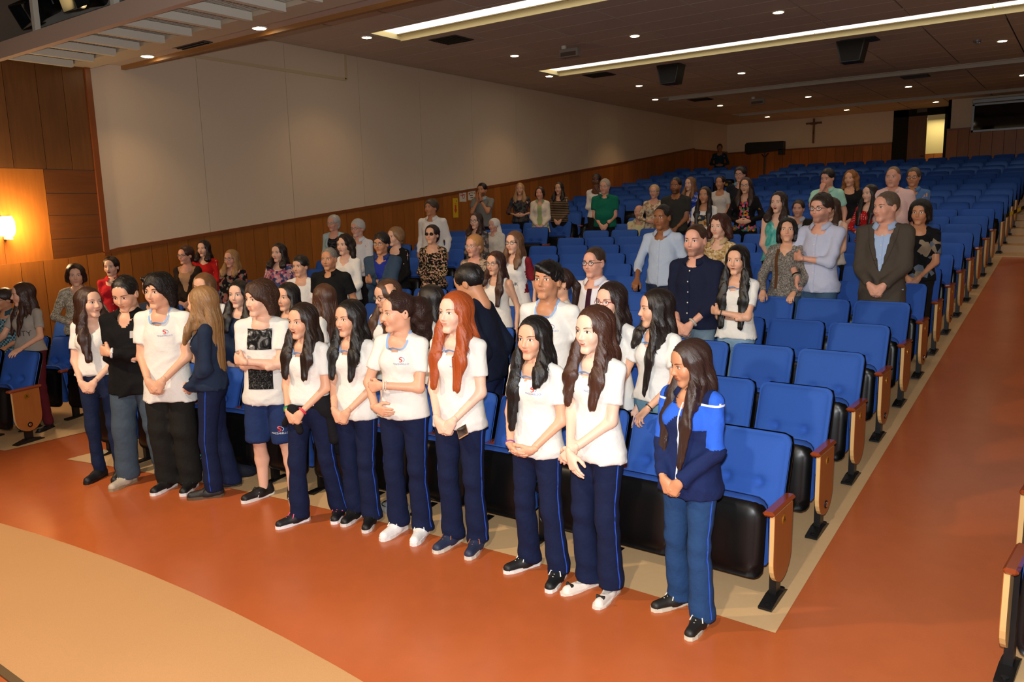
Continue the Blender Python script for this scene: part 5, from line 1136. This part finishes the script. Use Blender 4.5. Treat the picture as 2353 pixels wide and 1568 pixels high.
PP('girl with straight black hair, mouth open, black sneakers, next to the curly ponytail girl', -4.12, 3.72, 0, 1.62, -36, -46, lod=0, skin='light', hc=BLACKH, ho=dict(L=.32, front=.75), top=dict(TEE, logo=False), bot=NAV, shoes=('sneaker', '0f0f10', 'dedcd8', '0f0f10'), arms=('clasp', 'clasp'), mouth=.55, feet=((0.085, -.02, 20), (-0.09, .03, 5)))
PP('girl with big curly dark ponytail and white sneakers holding her elbow', -3.67, 3.74, 0, 1.69, -30, -66, lod=0, skin='light', hair='ponycurl', hc='2a1712', top=dict(TEE, hem=.85), bot=NAV, shoes=('sneaker', 'f2f2f0', 'ecece8', 'f2f2f0'), arms=('elbowhold', ((0.10, -.20, .95), (.8, .5, -.3), (-.9, -.25, -.2), (0, .9, .2), 'relax')), build=1.06, bands=((1, 'e4ddd0', .005, .02), (1, 'd8cfc0', .004, .035)))
PP('girl with long red hair holding a phone in the front row', -3.22, 3.79, 0, 1.71, -30, -42, lod=0, skin='pale', hc='a34a1e', ho=dict(L=.34, front=.8), top=dict(TEE), bot=NAV, shoes=('sneaker', '27304a', 'd9d2c4', '9a5a3a'), arms=('clasp', 'clasp'), hpitch=-5)
PP('girl with long black hair and white school shirt, hands folded at hip', -2.57, 3.72, 0, 1.60, -36, -32, lod=0, skin='light', hc='14100f', ho=dict(L=.40, front=(.9, .25)), top=dict(TEE), bot=NAV, shoes=('sneaker', '131416', 'e9e7e2', 'e9e7e2'), arms=('clasp2', 'clasp2'), mouth=.15, bands=((-1, '8a4a9a', .004, .02),), build=1.05, feet=((0.14, .0, 15), (-0.13, .05, -20)))
PP('girl with wavy brown hair and white ballet flats, wrists crossed', -2.17, 3.73, 0, 1.68, -38, -42, lod=0, skin='pale', hair='wavy', hc='43261a', ho=dict(L=.30, front=.75), top=dict(TEE), bot=NAV, shoes=('flat', 'eadfd4', 'e4d8cc', '121212'), arms=(((0.0, -.20, .92), (.7, .7, -.2), (-.6, -.15, -.75), (-.2, .9, 0), 'relax'), ((0.0, -.235, .90), (.7, .7, -.2), (-.5, -.2, -.8), (-.2, .9, 0), 'relax')), mouth=.35, feet=((0.085, .0, 12), (-0.085, .0, -12)))
selj = lambda X, Y, Z_: (((Z_ > 1.20 + 0.9 * np.clip(0.09 - abs(X), 0, 1)) & (Z_ < 1.33) & (Y < 0.0) & (abs(X) < 0.15)) | ((abs(X) > 0.15) & (Z_ > 1.10) & (Y < 0.02)))
selw = lambda X, Y, Z_: (abs(Z_ - 1.345) < 0.008) & (abs(X) > .1) & (Y < 0.03)
PP('girl in navy and royal blue track jacket at the right end of the front row', -1.62, 3.76, 0, 1.53, -34, -62, lod=0, skin='tan', hc='33201a', ho=dict(L=.42, front=(.9, .9)), top=dict(k='jacket', c='17244f', c2='2f62d2', sel=selj, c3='e9ecf2', sel3=selw, hem=.78, e=.016, loose=.014, collar='17244f', copen=.35, name='track_jacket', se=.006, decals=[('zip', rect_patch(.010, .60, 2, 24), 'e8ebf0', 0, 1.09, 1.0)]), bot=dict(k='flare', c='22406a', piping='2f56c4'), shoes=('sneaker', '1a1713', 'cfc6b2', 'e4e0d6'), arms=('clasp', 'clasp'), hpitch=10, feet=((0.12, -.06, 12), (-0.12, .06, -20)))
# --- second line, behind the first seats
PP('dark haired boy half hidden behind the boy in the black hoodie', -7.20, 4.05, .03, 1.66, -30, -40, sex='m', skin='light', hair='fringe', hc=BLACKH, top=dict(k='tee', c='2a2f3c'), bot=DARK)
PP('girl with light brown hair and white shirt behind the navy sweatshirt girl', -6.60, 4.20, .04, 1.66, -30, -28, skin='light', hc='6e4a2c', ho=dict(L=.30), top=dict(TEE), bot=NAV)
PP('smiling girl with long black hair and dark jacket in the second line', -6.19, 4.28, .05, 1.59, -30, -26, skin='fair', hc=BLACKH, ho=dict(L=.34), top=dict(k='jacket', c='1e2b44', e=.012), bot=NAV, mouth=.15)
PP('dark haired girl in navy behind the boy with the photo print shirt', -5.62, 4.37, .06, 1.57, -30, -40, skin='light', hc=BLACKH, ho=dict(L=.34), top=dict(k='jacket', c='1c2338', e=.012), bot=NAV, mouth=.1)
PP('girl seen from behind with brown hair and white shirt, talking to her neighbour', -5.20, 4.42, .06, 1.57, -115, -140, skin='light', hc='4a2c1c', ho=dict(L=.34, front=.2), top=dict(TEE, hem=.88), bot=NAV, arms=('hang', 'clasp'))
PP('girl in black glasses raising one hand to her head', -4.53, 4.50, .07, 1.61, -30, -58, skin='light', hair='wavy', hc='4a2f20', ho=dict(L=.34), top=dict(TEE), bot=NAV, arms=('headtop', 'hang'), glasses='111114', hpitch=8, bands=((1, '2a1a14', .009, .02),))
PP('dark haired person touching their hair behind the curly ponytail girl', -4.12, 4.56, .08, 1.57, -100, -125, skin='light', hc='17110f', ho=dict(L=.30, front=.2), top=dict(TEE), bot=NAV, arms=('hang', 'neck'), bands=((-1, '3f7f8a', .005, .02),))
PP('boy in dark navy sweater bending to the left behind the redhead', -3.66, 4.66, .08, 1.74, -112, -118, sex='m', skin='tan', hair='short', hc='100c0b', ho=dict(t=.010), top=dict(k='sweater', c='141b2e', e=.014, hem=.84, neck=(.060, .048)), bot=dict(k='straight', c='1a2446'), lean=(11, 0), hpitch=12, build=1.08, arms=('hang', 'hang'))
PP('boy in white school shirt gazing upward with black fringe', -3.06, 4.61, .09, 1.76, -28, -24, sex='m', lod=0, skin='tan', hair='fringe', hc='0f0c0b', top=dict(TEE), bot=DARK, arms=('hang', 'hang'), hpitch=-10, mouth=.2)
PP('girl in red framed glasses behind the wavy haired girl', -2.56, 4.62, .09, 1.63, -38, -38, lod=0, skin='fair', hc='241612', ho=dict(L=.40), top=dict(TEE), bot=NAV, glasses='8a1c30', arms=('hang', 'hang'))
PP('girl with very long dark hair resting both hands on a front seat back', -2.22, 4.60, .09, 1.60, -42, -72, lod=0, skin='light', hc='1d1411', ho=dict(L=.46, front=(.2, .8)), top=dict(TEE, hem=.92, logo=False), bot=dict(k='straight', c='5b7f96'), arms=('rail', 'rail'), bands=((1, '111111', .004, .02),))
PP('man in glasses, white shirt and dark red tie standing behind the students', -3.37, 5.79, .22, 1.66, -32, -34, sex='m', skin='pink', hair='short', hc='3a2a20', ho=dict(t=.005, fh=.018), top=dict(k='shirt', c='e6e4ea', collar=True, decals=[('tie', rect_patch(.05, .34, 4, 16), '3a1426', 0, 1.20, 1.0)]), bot=DARK, glasses='14100f', fat=.02, build=1.08, arms=('hang', 'hang'))
# --- middle of the hall
PP('bearded man in dark navy shirt with a watch', -2.70, 6.33, .28, 1.77, -28, -24, sex='m', skin='pink', hair='short', hc='3a2618', ho=dict(t=.004, fh=.022), top=dict(k='shirt', c='161c34', collar=True, e=.016, sl=.55), bot=dict(k='straight', c='6f8494'), arms=('clasp', 'clasp'), mouth=.35, beard=('3a2618', .5), build=1.08, bands=((1, 'b9b3a4', .010, .03),))
PP('tall man in pale blue shirt resting a hand on a seat', -3.80, 8.00, .46, 1.76, -26, -30, sex='m', skin='brown', hair='short', hc='1a1412', ho=dict(t=.006), top=dict(k='shirt', c='b7c6dc', collar=True, e=.010, sl=.5), bot=dict(k='straight', c='2a3246'), arms=('hang', 'rail'))
PP('young woman with long black hair, white shirt and folded arms among empty seats', -2.34, 6.34, .28, 1.60, -24, -20, lod=0, skin='light', hc='100c0b', ho=dict(L=.44, front=.9), top=dict(TEE, logo=False, hem=.88), bot=dict(k='slim', c='7fa0bc'), arms=('crossU', 'crossD'), mouth=.5, bands=((-1, '141414', .004, .03), (1, '141414', .004, .03)))
PP('woman with curly reddish brown hair and cream patterned blouse', -3.17, 8.04, .46, 1.65, -28, -26, skin='fair', hair='curly', hc='3c1c12', ho=dict(L=.04), top=dict(k='blouse', m=pat_mat('beige_floral', 'floral', ['cdb489', 'b99a66', 'd9c7a4', '9a7a4c'], 45), c='cdb489', collar='cdb489'), bot=DARK)
PP('smiling woman with short black hair, grey knit sweater and shoulder strap', -2.47, 8.06, .47, 1.59, -16, -2, skin='light', hair='bob', hc='15110f', ho=dict(L=.10), top=dict(k='sweater', c='8f8a84', m=pat_mat('grey_knit', 'noise', ['5a554f', '8f8a84', 'b5b0a8'], 70), e=.018, v=1.30, vt=.5, decals=[('shoulder_strap', rect_patch(.035, .42, 3, 18), '5a3a22', -.075, 1.16, 1.0)]), bot=JEANS, arms=('rail', 'rail'), hpitch=-8)
PP('man in glasses and rolled lilac shirt holding his own arm', -2.15, 8.06, .47, 1.82, -26, -30, sex='m', skin='pink', hair='short', hc='2b2019', ho=dict(t=.014), top=dict(k='shirt', c='bcc3dc', collar=True, e=.010, hem=.80, sl=.5), bot=JEANS, arms=('crossU', ((0.11, -.19, .93), (.8, .4, -.2), (-.1, -.2, -1), (-1, 0, 0), 'fist')), glasses='4a3a30', beard=('3a2e26', .45), bands=((-1, '8a8478', .011, .03), (-1, '1a1412', .007, .055)))
PP('older man in grey brown suit jacket and light blue shirt', -1.57, 8.06, .46, 1.83, -14, -44, sex='m', skin='pink', hair='short', hc='5a4a3c', ho=dict(t=.006, fh=.022), nose=1.2, top=dict(k='shirt', c='a9c3ea', collar=True), wear=[dict(k='jacket', c='4d463e', e=.012, v=1.02, vt=.19, hem=.70, loose=.008, name='suit_jacket', se=.002, lapel='443d35')], bot=dict(k='straight', c='3a342e'), arms=('clasp', 'clasp'))
PP('woman with short black hair and black floral top beside the suited man', -1.42, 8.91, .56, 1.65, -10, -12, skin='tan', hair='bob', hc='171211', ho=dict(L=.06, t=.02), top=dict(k='tee', c='16181c', m=pat_mat('black_floral', 'floral', ['0f1013', '14161b', '0f1013', '5f6a78', '8a7a66', '101114'], 16), sl=.75), bot=BLK, build=1.1, arms=('clasp', 'clasp'))
PP('woman in turquoise sleeveless top singing', -3.11, 9.76, .65, 1.70, -14, -22, skin='fair', hc='2a1a14', ho=dict(L=.20, front=.3), top=dict(k='tank', c='62b8ac', m=pat_mat('turquoise_tie', 'tie', ['2f9a92', '5fbab0', 'a8d8d0'], 7), v=1.26, vt=.4, lip='b03a30'), bot=DARK, arms=('clasp', 'clasp'), mouth=.6, build=1.08)
PP('woman in white tank top standing behind the lilac shirt man', -2.50, 9.80, .66, 1.60, -20, -30, lod=2, skin='fair', hc='3a2216', ho=dict(L=.2), top=dict(k='tank', c='e6dcd0'), bot=DARK, build=1.1)
PP('seated man in dark suit and grey tie', -3.75, 12.75, .95, 1.74, -14, -12, sex='m', lod=2, skin='pink', hair='short', hc='2b2019', top=dict(k='shirt', c='bcc6d6', collar=True, decals=[('tie', rect_patch(.05, .28, 4, 12), '6a7486', 0, 1.22, 1.0)]), wear=[dict(k='jacket', c='26231f', v=1.05, vt=.22, name='suit_jacket', hem=.88, lapel='1d1a17')], bot=DARK, sit=True, arms=('lap', 'lap'))
PP('man in mint polo holding his hand to his mouth', -3.22, 12.33, .94, 1.75, -18, -26, sex='m', lod=2, skin='pink', hair='short', hc='120e0c', ho=dict(t=.014), top=dict(k='polo', c='a5dccb', collar=True, e=.014), bot=JEANS, arms=('hang', 'chin'), hpitch=10)
PP('woman with wavy light brown hair half hidden behind the mint polo man', -3.12, 13.25, 1.03, 1.66, -14, -20, lod=2, skin='light', hair='curly', hc='8a5a2c', ho=dict(L=.12, v=.02), top=dict(k='sweater', c='1b1a1e'), bot=DARK)
PP('woman in red dotted blouse with long black hair', -2.45, 11.50, .84, 1.59, -25, -40, lod=2, skin='fair', hc='130e0d', ho=dict(L=.34, front=.8), top=dict(k='blouse', c='b3181c', m=pat_mat('red_dots', 'dots', ['b3181c', 'e8dcd8'], 34)), bot=DARK, arms=('waist', 'waist'))
PP('heavy bald man in pale pink polo', -2.18, 11.50, .84, 1.81, -8, -14, sex='m', lod=2, skin='pink', hair='short', hc='6f5a4a', ho=dict(t=.002, fh=.026), top=dict(k='polo', c='e6c3bd', collar=True, e=.014, v=1.33, vt=.3), bot=DARK, build=1.2, fat=.03, arms=('hang', 'hang'), mouth=.15)
PP('man in blue shirt and dark glasses behind the pink polo man', -2.08, 12.36, .94, 1.71, -8, -12, sex='m', lod=2, skin='tan', hair='short', hc='4a3f36', top=dict(k='shirt', c='4d74a8', collar=True), bot=DARK, glasses='1a1614')
PP('woman in black cardigan over a bright floral top', -4.42, 12.25, .93, 1.69, -8, -14, lod=2, skin='light', hair='wavy', hc='2e1a12', ho=dict(L=.26, front=.6), top=dict(k='tee', c='8a2a3a', m=pat_mat('bright_floral', 'floral', ['10141a', 'c23a4a', 'e8862a', '14181e', 'd86a8a', '4a8a5a', '3a6a9a'], 30)), wear=[dict(k='cardigan', c='121215', open=.06, hem=.72, name='cardigan')], bot=BLK, arms=('waist', 'waist'), glasses='1a1210', mouth=.7)
PP('young man in dark polo and black glasses near the back', -5.12, 13.89, 1.11, 1.75, -10, -16, sex='m', lod=2, skin='pink', hair='short', hc='2a1c14', ho=dict(t=.018), top=dict(k='polo', c='20232c', collar='6f9aa8', v=1.35, vt=.3), bot=DARK, glasses='14100f', arms=('hang', 'hang'))
PP('young woman with tied back hair and white lettered shirt', -5.46, 13.84, 1.10, 1.62, -14, -20, lod=2, skin='tan', hair='pony', hc='241712', ho=dict(L=.18), top=dict(k='tee', c='cfc8c0'), bot=JEANS, mouth=.2)
PP('woman with long dark hair, choker and cartoon print white shirt', -4.72, 11.36, .83, 1.65, -10, -18, lod=2, skin='tan', hc='17100e', ho=dict(L=.36, front=.8), top=dict(k='tee', c='e8e4de', decals=[('print', rect_patch(.16, .18, 6, 6), pat_mat('brown_print', 'floral', ['2a3a4a', '8a5a2c', 'c9a06a'], 24), 0, 1.18, 1.0)]), bot=JEANS, mouth=.2)
PP('woman in blue tie-dye top beside the man in the grey shirt', -5.98, 13.72, 1.09, 1.63, -20, -36, lod=2, skin='fair', hc='7a5232', ho=dict(L=.26), top=dict(k='blouse', c='2c46a8', m=pat_mat('blue_tie', 'tie', ['1c2f8a', '2f52c0', 'c0c8e0'], 6)), bot=DARK)
PP('man in charcoal v-neck shirt with short dark beard', -5.53, 12.12, .91, 1.75, -16, -20, sex='m', lod=2, skin='brown', hair='short', hc='120e0c', ho=dict(t=.008), top=dict(k='tee', c='33332f', v=1.36, vt=.5, e=.010), bot=DARK, beard=('1a120e', .6), build=1.12, arms=('clasp', 'clasp'))
PP('older woman with short fair hair and cream floral jacket', -6.28, 12.86, .99, 1.59, -8, -14, lod=2, skin='pink', hair='crop', hc='b0926a', top=dict(k='jacket', c='c7b294', m=pat_mat('cream_floral', 'floral', ['cdbb9c', 'b59a78', 'd8cbb4', '9a7f64'], 26)), bot=DARK, arms=('waist', 'waist'), build=1.12, glasses='6a5a4c')
PP('seated white haired man in pale yellow shirt', -6.62, 12.95, 1.0, 1.66, -10, -16, sex='m', lod=2, skin='pink', hair='bald', hc='c9c4ba', ho=dict(bc=.04), top=dict(k='shirt', c='d8d0a0', collar=True), bot=DARK, sit=True, arms=('lap', 'lap'))
PP('man with grey hair in green polo and wristwatch', -7.17, 12.69, .97, 1.74, -8, -20, sex='m', lod=2, skin='pink', hair='short', hc='a39a8a', ho=dict(t=.014), top=dict(k='polo', c='0f6a55', collar=True, e=.014), bot=DARK, arms=('clasp', 'clasp'), fat=.02, build=1.1, glasses='8a8078', bands=((1, '141414', .008, .02),))
PP('dark skinned woman in white blouse with a hand at her chin', -8.02, 13.86, 1.10, 1.77, -10, -16, lod=2, skin='dark', hair='bun', hc='0e0a09', top=dict(k='blouse', c='dedad4', sl=.55), bot=DARK, arms=('chin', 'elbowhold'))
PP('woman with short dark hair and cream cardigan over green shirt', -8.89, 13.14, 1.02, 1.62, -6, -12, lod=2, skin='pink', hair='bob', hc='2f1a12', ho=dict(L=.04), top=dict(k='shirt', c='9aac7a', collar=True), wear=[dict(k='cardigan', c='e2d8c6', open=.035, hem=.76)], bot=DARK, arms=('clasp', 'clasp'))
PP('woman with dark hair in striped top behind the cream cardigan', -8.86, 13.80, 1.08, 1.66, -12, -20, lod=2, skin='light', hc='1f1512', ho=dict(L=.16), top=dict(k='sweater', c='6a5440', m=pat_mat('brown_stripe', 'stripe', ['2a211b', '8a7458'], 9)), bot=DARK)
PP('blonde woman in dark patterned blouse by the left wall', -9.79, 13.73, 1.09, 1.67, -6, -8, lod=2, skin='light', hc='a8845a', ho=dict(L=.22), top=dict(k='blouse', c='3a3a40', m=pat_mat('dark_floral', 'floral', ['2a2c34', '3c4048', '58564e', '6a4a44'], 20), sl=.5), bot=DARK, arms=('waist', 'waist'), build=1.15)
PP('bearded man in grey polo with hands pressed together as if praying', -10.06, 12.79, .99, 1.76, -18, -24, sex='m', lod=1, skin='tan', hair='short', hc='0f0b0a', ho=dict(t=.012), top=dict(k='polo', c='7c7c78', collar='8fb0c4', e=.014), bot=DARK, arms=('pray', 'pray'), beard=('1a120e', .6), build=1.06, bands=((1, '16120f', .009, .02),))
PP('nun in white veil and cream jacket', -7.66, 10.01, .68, 1.40, -24, -34, lod=1, skin='pink', hair='veil', hc='e8e0d4', top=dict(k='jacket', c='ded4c2', e=.018, collar='ded4c2'), bot=dict(k='straight', c='cfc6b6'), build=1.15, mouth=.15)
PP('woman in glasses with long brown hair and grey patterned top', -7.37, 9.21, .59, 1.59, -24, -30, skin='fair', hair='wavy', hc='3e261a', ho=dict(L=.14, front=.4), top=dict(k='blouse', c='7a6a62', m=pat_mat('grey_floral', 'floral', ['5f5650', '8a7a70', '4a4644', 'a08a80'], 24)), bot=DARK, glasses='241a16', mouth=.25)
PP('tall man in white shirt with brown hair, eyes raised', -8.72, 9.74, .65, 1.75, -24, -38, sex='m', skin='tan', hair='short', hc='4a3a2c', ho=dict(t=.022), top=dict(k='shirt', c='e9e6e2', collar=True, e=.012), bot=DARK, hpitch=-6, build=1.1, arms=('hang', 'hang'))
PP('woman in large dark sunglasses and black floral blouse', -6.82, 7.61, .42, 1.62, -20, -22, skin='light', hair='crop', hc='2a1712', top=dict(k='blouse', c='1a1614', m=pat_mat('black_pink_floral', 'floral', ['17130f', '1a1613', 'b5826a', '14110e', '8a7a52', 'c0a088', '16120f'], 60), v=1.33, vt=.4), bot=BLK, glasses='2a1712', hpitch=-8)
PP('older woman with short strawberry blonde hair and animal print blouse', -5.60, 6.95, .34, 1.60, -26, -36, skin='pink', hair='crop', hc='b0804c', top=dict(k='blouse', c='8a7464', m=pat_mat('animal_print', 'noise', ['2a211b', '7c6656', 'b09a84', '3a2e26'], 13)), bot=DARK, glasses='a89888', mouth=.3)
selr = lambda X, Y, Z_: (abs(X) > 0.14) & (Z_ > 1.0)
PP('woman in glasses and white shirt with maroon sleeves', -5.09, 7.02, .35, 1.63, -28, -34, skin='fair', hc='6a4a32', ho=dict(L=.24, front=.5), top=dict(k='tee', c='e9e6e2', c2='7a1a26', sel=selr, sl=.75, hem=.84, decals=[('lettering', text2d('THINK', .05), '20222a', 0, 1.1, 1.0)]), bot=JEANS, glasses='4a3830', mouth=.2, arms=('hang', 'hang'))
PP('woman in glasses with long dark brown hair and white lace sleeveless top', -4.73, 6.20, .26, 1.55, -30, -34, skin='light', hc='3a1f16', ho=dict(L=.34, front=(.2, .8)), top=dict(k='tank', c='ece6dc'), bot=JEANS, glasses='6a5a50', mouth=.25, arms=('hang', 'hang'))
PP('older woman with white hair, glasses and pale blue cardigan by the wall', -9.76, 8.57, .52, 1.67, -26, -34, skin='pink', hair='crop', hc='b8b4ae', top=dict(k='blouse', c='1a1a22', m=pat_mat('dot_blouse', 'dots', ['17171f', 'a8a8a8'], 70)), wear=[dict(k='cardigan', c='a9c4cc', open=.07)], bot=DARK, glasses='8a7f78')
PP('white haired man with moustache and dark glasses in white shirt', -8.64, 8.04, .46, 1.66, -26, -36, sex='m', skin='pink', hair='short', hc='c2beb6', ho=dict(t=.016, fh=.01), top=dict(k='shirt', c='e2e2e4', collar=True), bot=DARK, glasses='2b211d', beard=('d6d2ca', .25))
PP('woman with short blonde bob and black top', -7.36, 7.50, .40, 1.62, -30, -50, skin='fair', hair='bob', hc='8e6a44', ho=dict(L=.03), top=dict(k='sweater', c='131214', v=1.30, vt=.5), bot=BLK)
PP('man in glasses and blue grey jacket with folded arms', -6.85, 6.74, .32, 1.65, -22, -28, sex='m', lod=0, skin='tan', hair='short', hc='17120f', ho=dict(t=.018), top=dict(k='polo', c='1f2f8a', collar=True), wear=[dict(k='jacket', c='33465c', e=.012, v=1.08, vt=.28, collar='33465c', copen=.6, hem=.84)], bot=DARK, arms=('crossU', 'crossD'), glasses='5a4a40', build=1.1, bands=((-1, 'dfe2e6', .006, .03), (-1, 'dfe2e6', .006, .055), (1, 'dfe2e6', .006, .03)))
PP('woman with long curly dark hair and white blouse', -7.38, 6.64, .31, 1.65, -28, -34, skin='fair', hair='curly', hc='21130e', ho=dict(L=.22, v=.025), top=dict(k='blouse', c='ebe7e0', v=1.30, vt=.4, e=.014), bot=DARK, mouth=.4)
PP('stocky grey haired man in black polo, mouth open', -6.80, 5.88, .23, 1.61, -24, -26, sex='m', lod=0, skin='tan', hair='short', hc='7a7670', ho=dict(t=.005, fh=.012), top=dict(k='polo', c='121315', collar=True, e=.014), bot=DARK, mouth=.4, fat=.02, build=1.15, arms=('hang', 'hang'))
PP('young boy with short dark hair in white shirt between two adults', -7.21, 5.81, .22, 1.53, -24, -34, sex='m', skin='light', hair='short', hc='15100e', ho=dict(t=.014), top=dict(k='tee', c='e6e2dc'), bot=DARK, build=.9)
PP('woman with dark hair and pink and blue floral blouse', -8.35, 6.40, .28, 1.58, -24, -32, skin='fair', hc='1d1210', ho=dict(L=.12, front=.2), top=dict(k='blouse', c='a06a7a', m=pat_mat('pink_blue_floral', 'floral', ['b8566e', '4a5a86', 'c98a94', '3a4468', 'd8a8ac'], 26)), bot=DARK, mouth=.4, build=1.12, arms=('waist', 'waist'))
PP('blonde woman in glasses and black off-shoulder floral top', -9.09, 6.21, .26, 1.52, -24, -34, skin='pink', hc='9a7448', ho=dict(L=.20, front=.4), top=dict(k='blouse', c='16151a', m=pat_mat('black_red_floral', 'floral', ['131216', '15141a', 'a05a50', '17161b', '7a7a6a'], 26), neck=(.12, .09)), bot=BLK, glasses='3a302c', mouth=.2, build=1.12)
PP('woman in bright red top with dark shoulder length hair by the left wall', -10.40, 6.66, .31, 1.57, -22, -28, skin='fair', hc='20120f', ho=dict(L=.10, front=.2), top=dict(k='sweater', c='c01f1c', v=1.32, vt=.4, lip='b02a24'), bot=DARK, mouth=.35, build=1.1)
PP('woman in glasses with short brown hair and dark brown jacket', -9.80, 6.00, .24, 1.59, -26, -44, skin='pink', hair='crop', hc='3a1c12', top=dict(k='blouse', c='b08a6a'), wear=[dict(k='jacket', c='2a1f18', v=1.05, vt=.35)], bot=DARK, glasses='2a2220', mouth=.15)
PP('woman in cream crochet sweater with short brown hair', -9.44, 4.38, .06, 1.65, -6, -2, skin='light', hair='bob', hc='2a1812', ho=dict(L=.05), top=dict(k='sweater', c='cfc3ac', m=pat_mat('crochet', 'noise', ['8a7f6c', 'c9bea8', 'd9cfbc'], 46), e=.016), bot=DARK, arms=('waist', 'waist'), mouth=.25)
PP('woman in red collared shirt with cropped dark hair', -9.97, 5.07, .14, 1.60, -14, -20, skin='fair', hair='crop', hc='20120e', top=dict(k='shirt', c='c2222c', collar=True, lip='a8222a'), bot=DARK, mouth=.4)
PP('girl with long brown hair, grey shirt and maroon trousers at the far left', -8.98, 3.62, 0, 1.58, -45, -80, lod=0, skin='light', hc='3a2115', ho=dict(L=.36, front=.7), top=dict(k='tee', c='a39a8e', decals=[('lettering', text2d('CITY', .09), '4a4642', .02, 1.13, 1.0)], hem=.92), bot=dict(k='slim', c='5a1820'), shoes=('flat', '141214', '141214'), arms=('reach', 'reach'))
PP('boy in glasses and checked shirt cut off by the left edge', -9.62, 3.68, 0, 1.48, -40, -62, sex='m', skin='tan', hair='short', hc='2a1a12', ho=dict(t=.016), top=dict(k='shirt', c='3a5a66', m=pat_mat('teal_plaid', 'plaid', ['2f4a58', '7a9aa0'], 40), collar='2f4a58', sl=.5), bot=DARK, glasses='2a2220', arms=('reach', 'reach'))
PP('distant person in dark blue standing by the rear left corner', -9.75, 24.6, tierz(10), 1.65, 0, -5, lod=2, sex='m', skin='brown', hair='short', hc='120e0c', top=dict(k='sweater', c='16303c'), bot=DARK, arms=('waist', 'waist'))
PP('girl hidden behind the boy in white, only her brown ponytail showing', -3.40, 5.30, .16, 1.58, -60, -70, lod=1, skin='light', hair='pony', hc='33201a', ho=dict(L=.22), top=dict(k='tee', c='e6e2dc'), bot=DARK, arms=('hang', 'hang'))
# ------------------------------------------------------------------ small things
# phone held by the red haired girl
t = empty('phone', (-3.045, 3.605, 0.862)); t.rotation_euler = (math.radians(12), math.radians(-28), math.radians(40)); tag(t, 'thin gold phone held by the red haired girl', 'phone')
o = MB(); o.rbox((-0.034, -0.068, -0.004), (0.034, 0.068, 0.004), 0.003); ob('case', o.me('case', mat('phone_gold', 'b98a62', rough=.3, metal=.5)), t)
o = MB(); o.box((-0.031, -0.062, 0.004), (0.031, 0.062, 0.0045)); ob('screen', o.me('screen', mat('phone_glass', '1a1614', rough=.1)), t)
# backpack with teal straps on the floor between the seats
def bag(x, y, rz, lab, c, c2, s=1.0):
    t = empty('backpack', (x, y, 0.0), rz); t.scale = (s,) * 3; tag(t, lab, 'backpack', 'bags on the floor')
    V, F = nets([ell((0, 0, 0.10), (0.17, 0.13, 0.11), 0.03), ell((0.03, -0.08, 0.08), (0.11, 0.08, 0.08), 0.03), half((0, 0, -1), 0.0)], 0.014, lambda X, Y, Z_: 0.006 * np.sin(30 * X + 20 * Z_)); ob('bag_body', mesh('bag_body', V, F, [cloth(c)]), t)
    for sx in (-0.07, 0.07):
        o = MB(); o.tube([(sx, -0.02, 0.19), (sx * 1.6, -0.10, 0.22), (sx * 1.9, -0.19, 0.14), (sx * 1.4, -0.23, 0.03), (sx * .6, -0.20, 0.01)], 0.022, 6, flat=0.35); ob('strap', o.me('strap', cloth(c2), True), t)
bag(-6.0, 3.78, 0.4, 'black backpack with turquoise straps behind the boy in baggy trousers', '14171c', '3aa0a8', .85)
bag(-5.72, 3.90, -0.6, 'dark bag with light blue straps by the girl in the navy sweatshirt', '1b1f2a', '58a8c0', .8)
# clear bag with cables under a front seat
t = empty('plastic_bag', (-4.05, 3.98, 0.0)); tag(t, 'clear plastic bag with black cables under the front seats', 'bag')
V, F = nets([ell((0, 0, 0.03), (0.14, 0.10, 0.045), 0.03), half((0, 0, -1), 0.0)], 0.012, lambda X, Y, Z_: 0.007 * np.sin(45 * X + 33 * Y)); ob('film', mesh('film', V, F, [mat('clear_film', 'b8c6c8', rough=.15, alpha=.45)]), t)
o = MB(); o.tube([(0.12 * math.cos(a) * (1 - .02 * a), 0.07 * math.sin(a), 0.055 + .004 * math.sin(3 * a)) for a in np.linspace(0, 9, 30)], 0.004, 5); ob('cable', o.me('cable', m_black), t)
# sweater knotted round the waist of the laughing girl
for q in [c for c in bpy.data.objects if c.get('label', '').startswith('laughing girl')]:
    P_ = [cap((-0.05, 0.02, 0.93), (0.05, 0.02, 0.93), 0.16, 0.16, .80, .03, cut=[((0, 0, 1), 1.0), ((0, 0, -1), -0.86)]), cap((0.05, 0.10, 0.90), (0.08, 0.15, 0.60), 0.15, 0.13, .40, .03), cap((0.14, 0.02, 0.90), (0.19, 0.05, 0.66), 0.05, 0.05, 1.4, .04), cap((-0.05, -0.16, 0.92), (-0.13, -0.13, 0.80), 0.030, 0.026, 1, .03), cap((-0.02, -0.165, 0.92), (0.02, -0.165, 0.76), 0.028, 0.024, 1, .03), ell((-0.01, -0.165, 0.92), (.04, .03, .035), .02)]
    V, F = nets(P_, 0.011, lambda X, Y, Z_: 0.006 * np.sin(28 * X + 17 * Z_ + 3)); ob('tied_sweater', mesh('tied_sweater', V, F, [cloth('17161a')]), q)
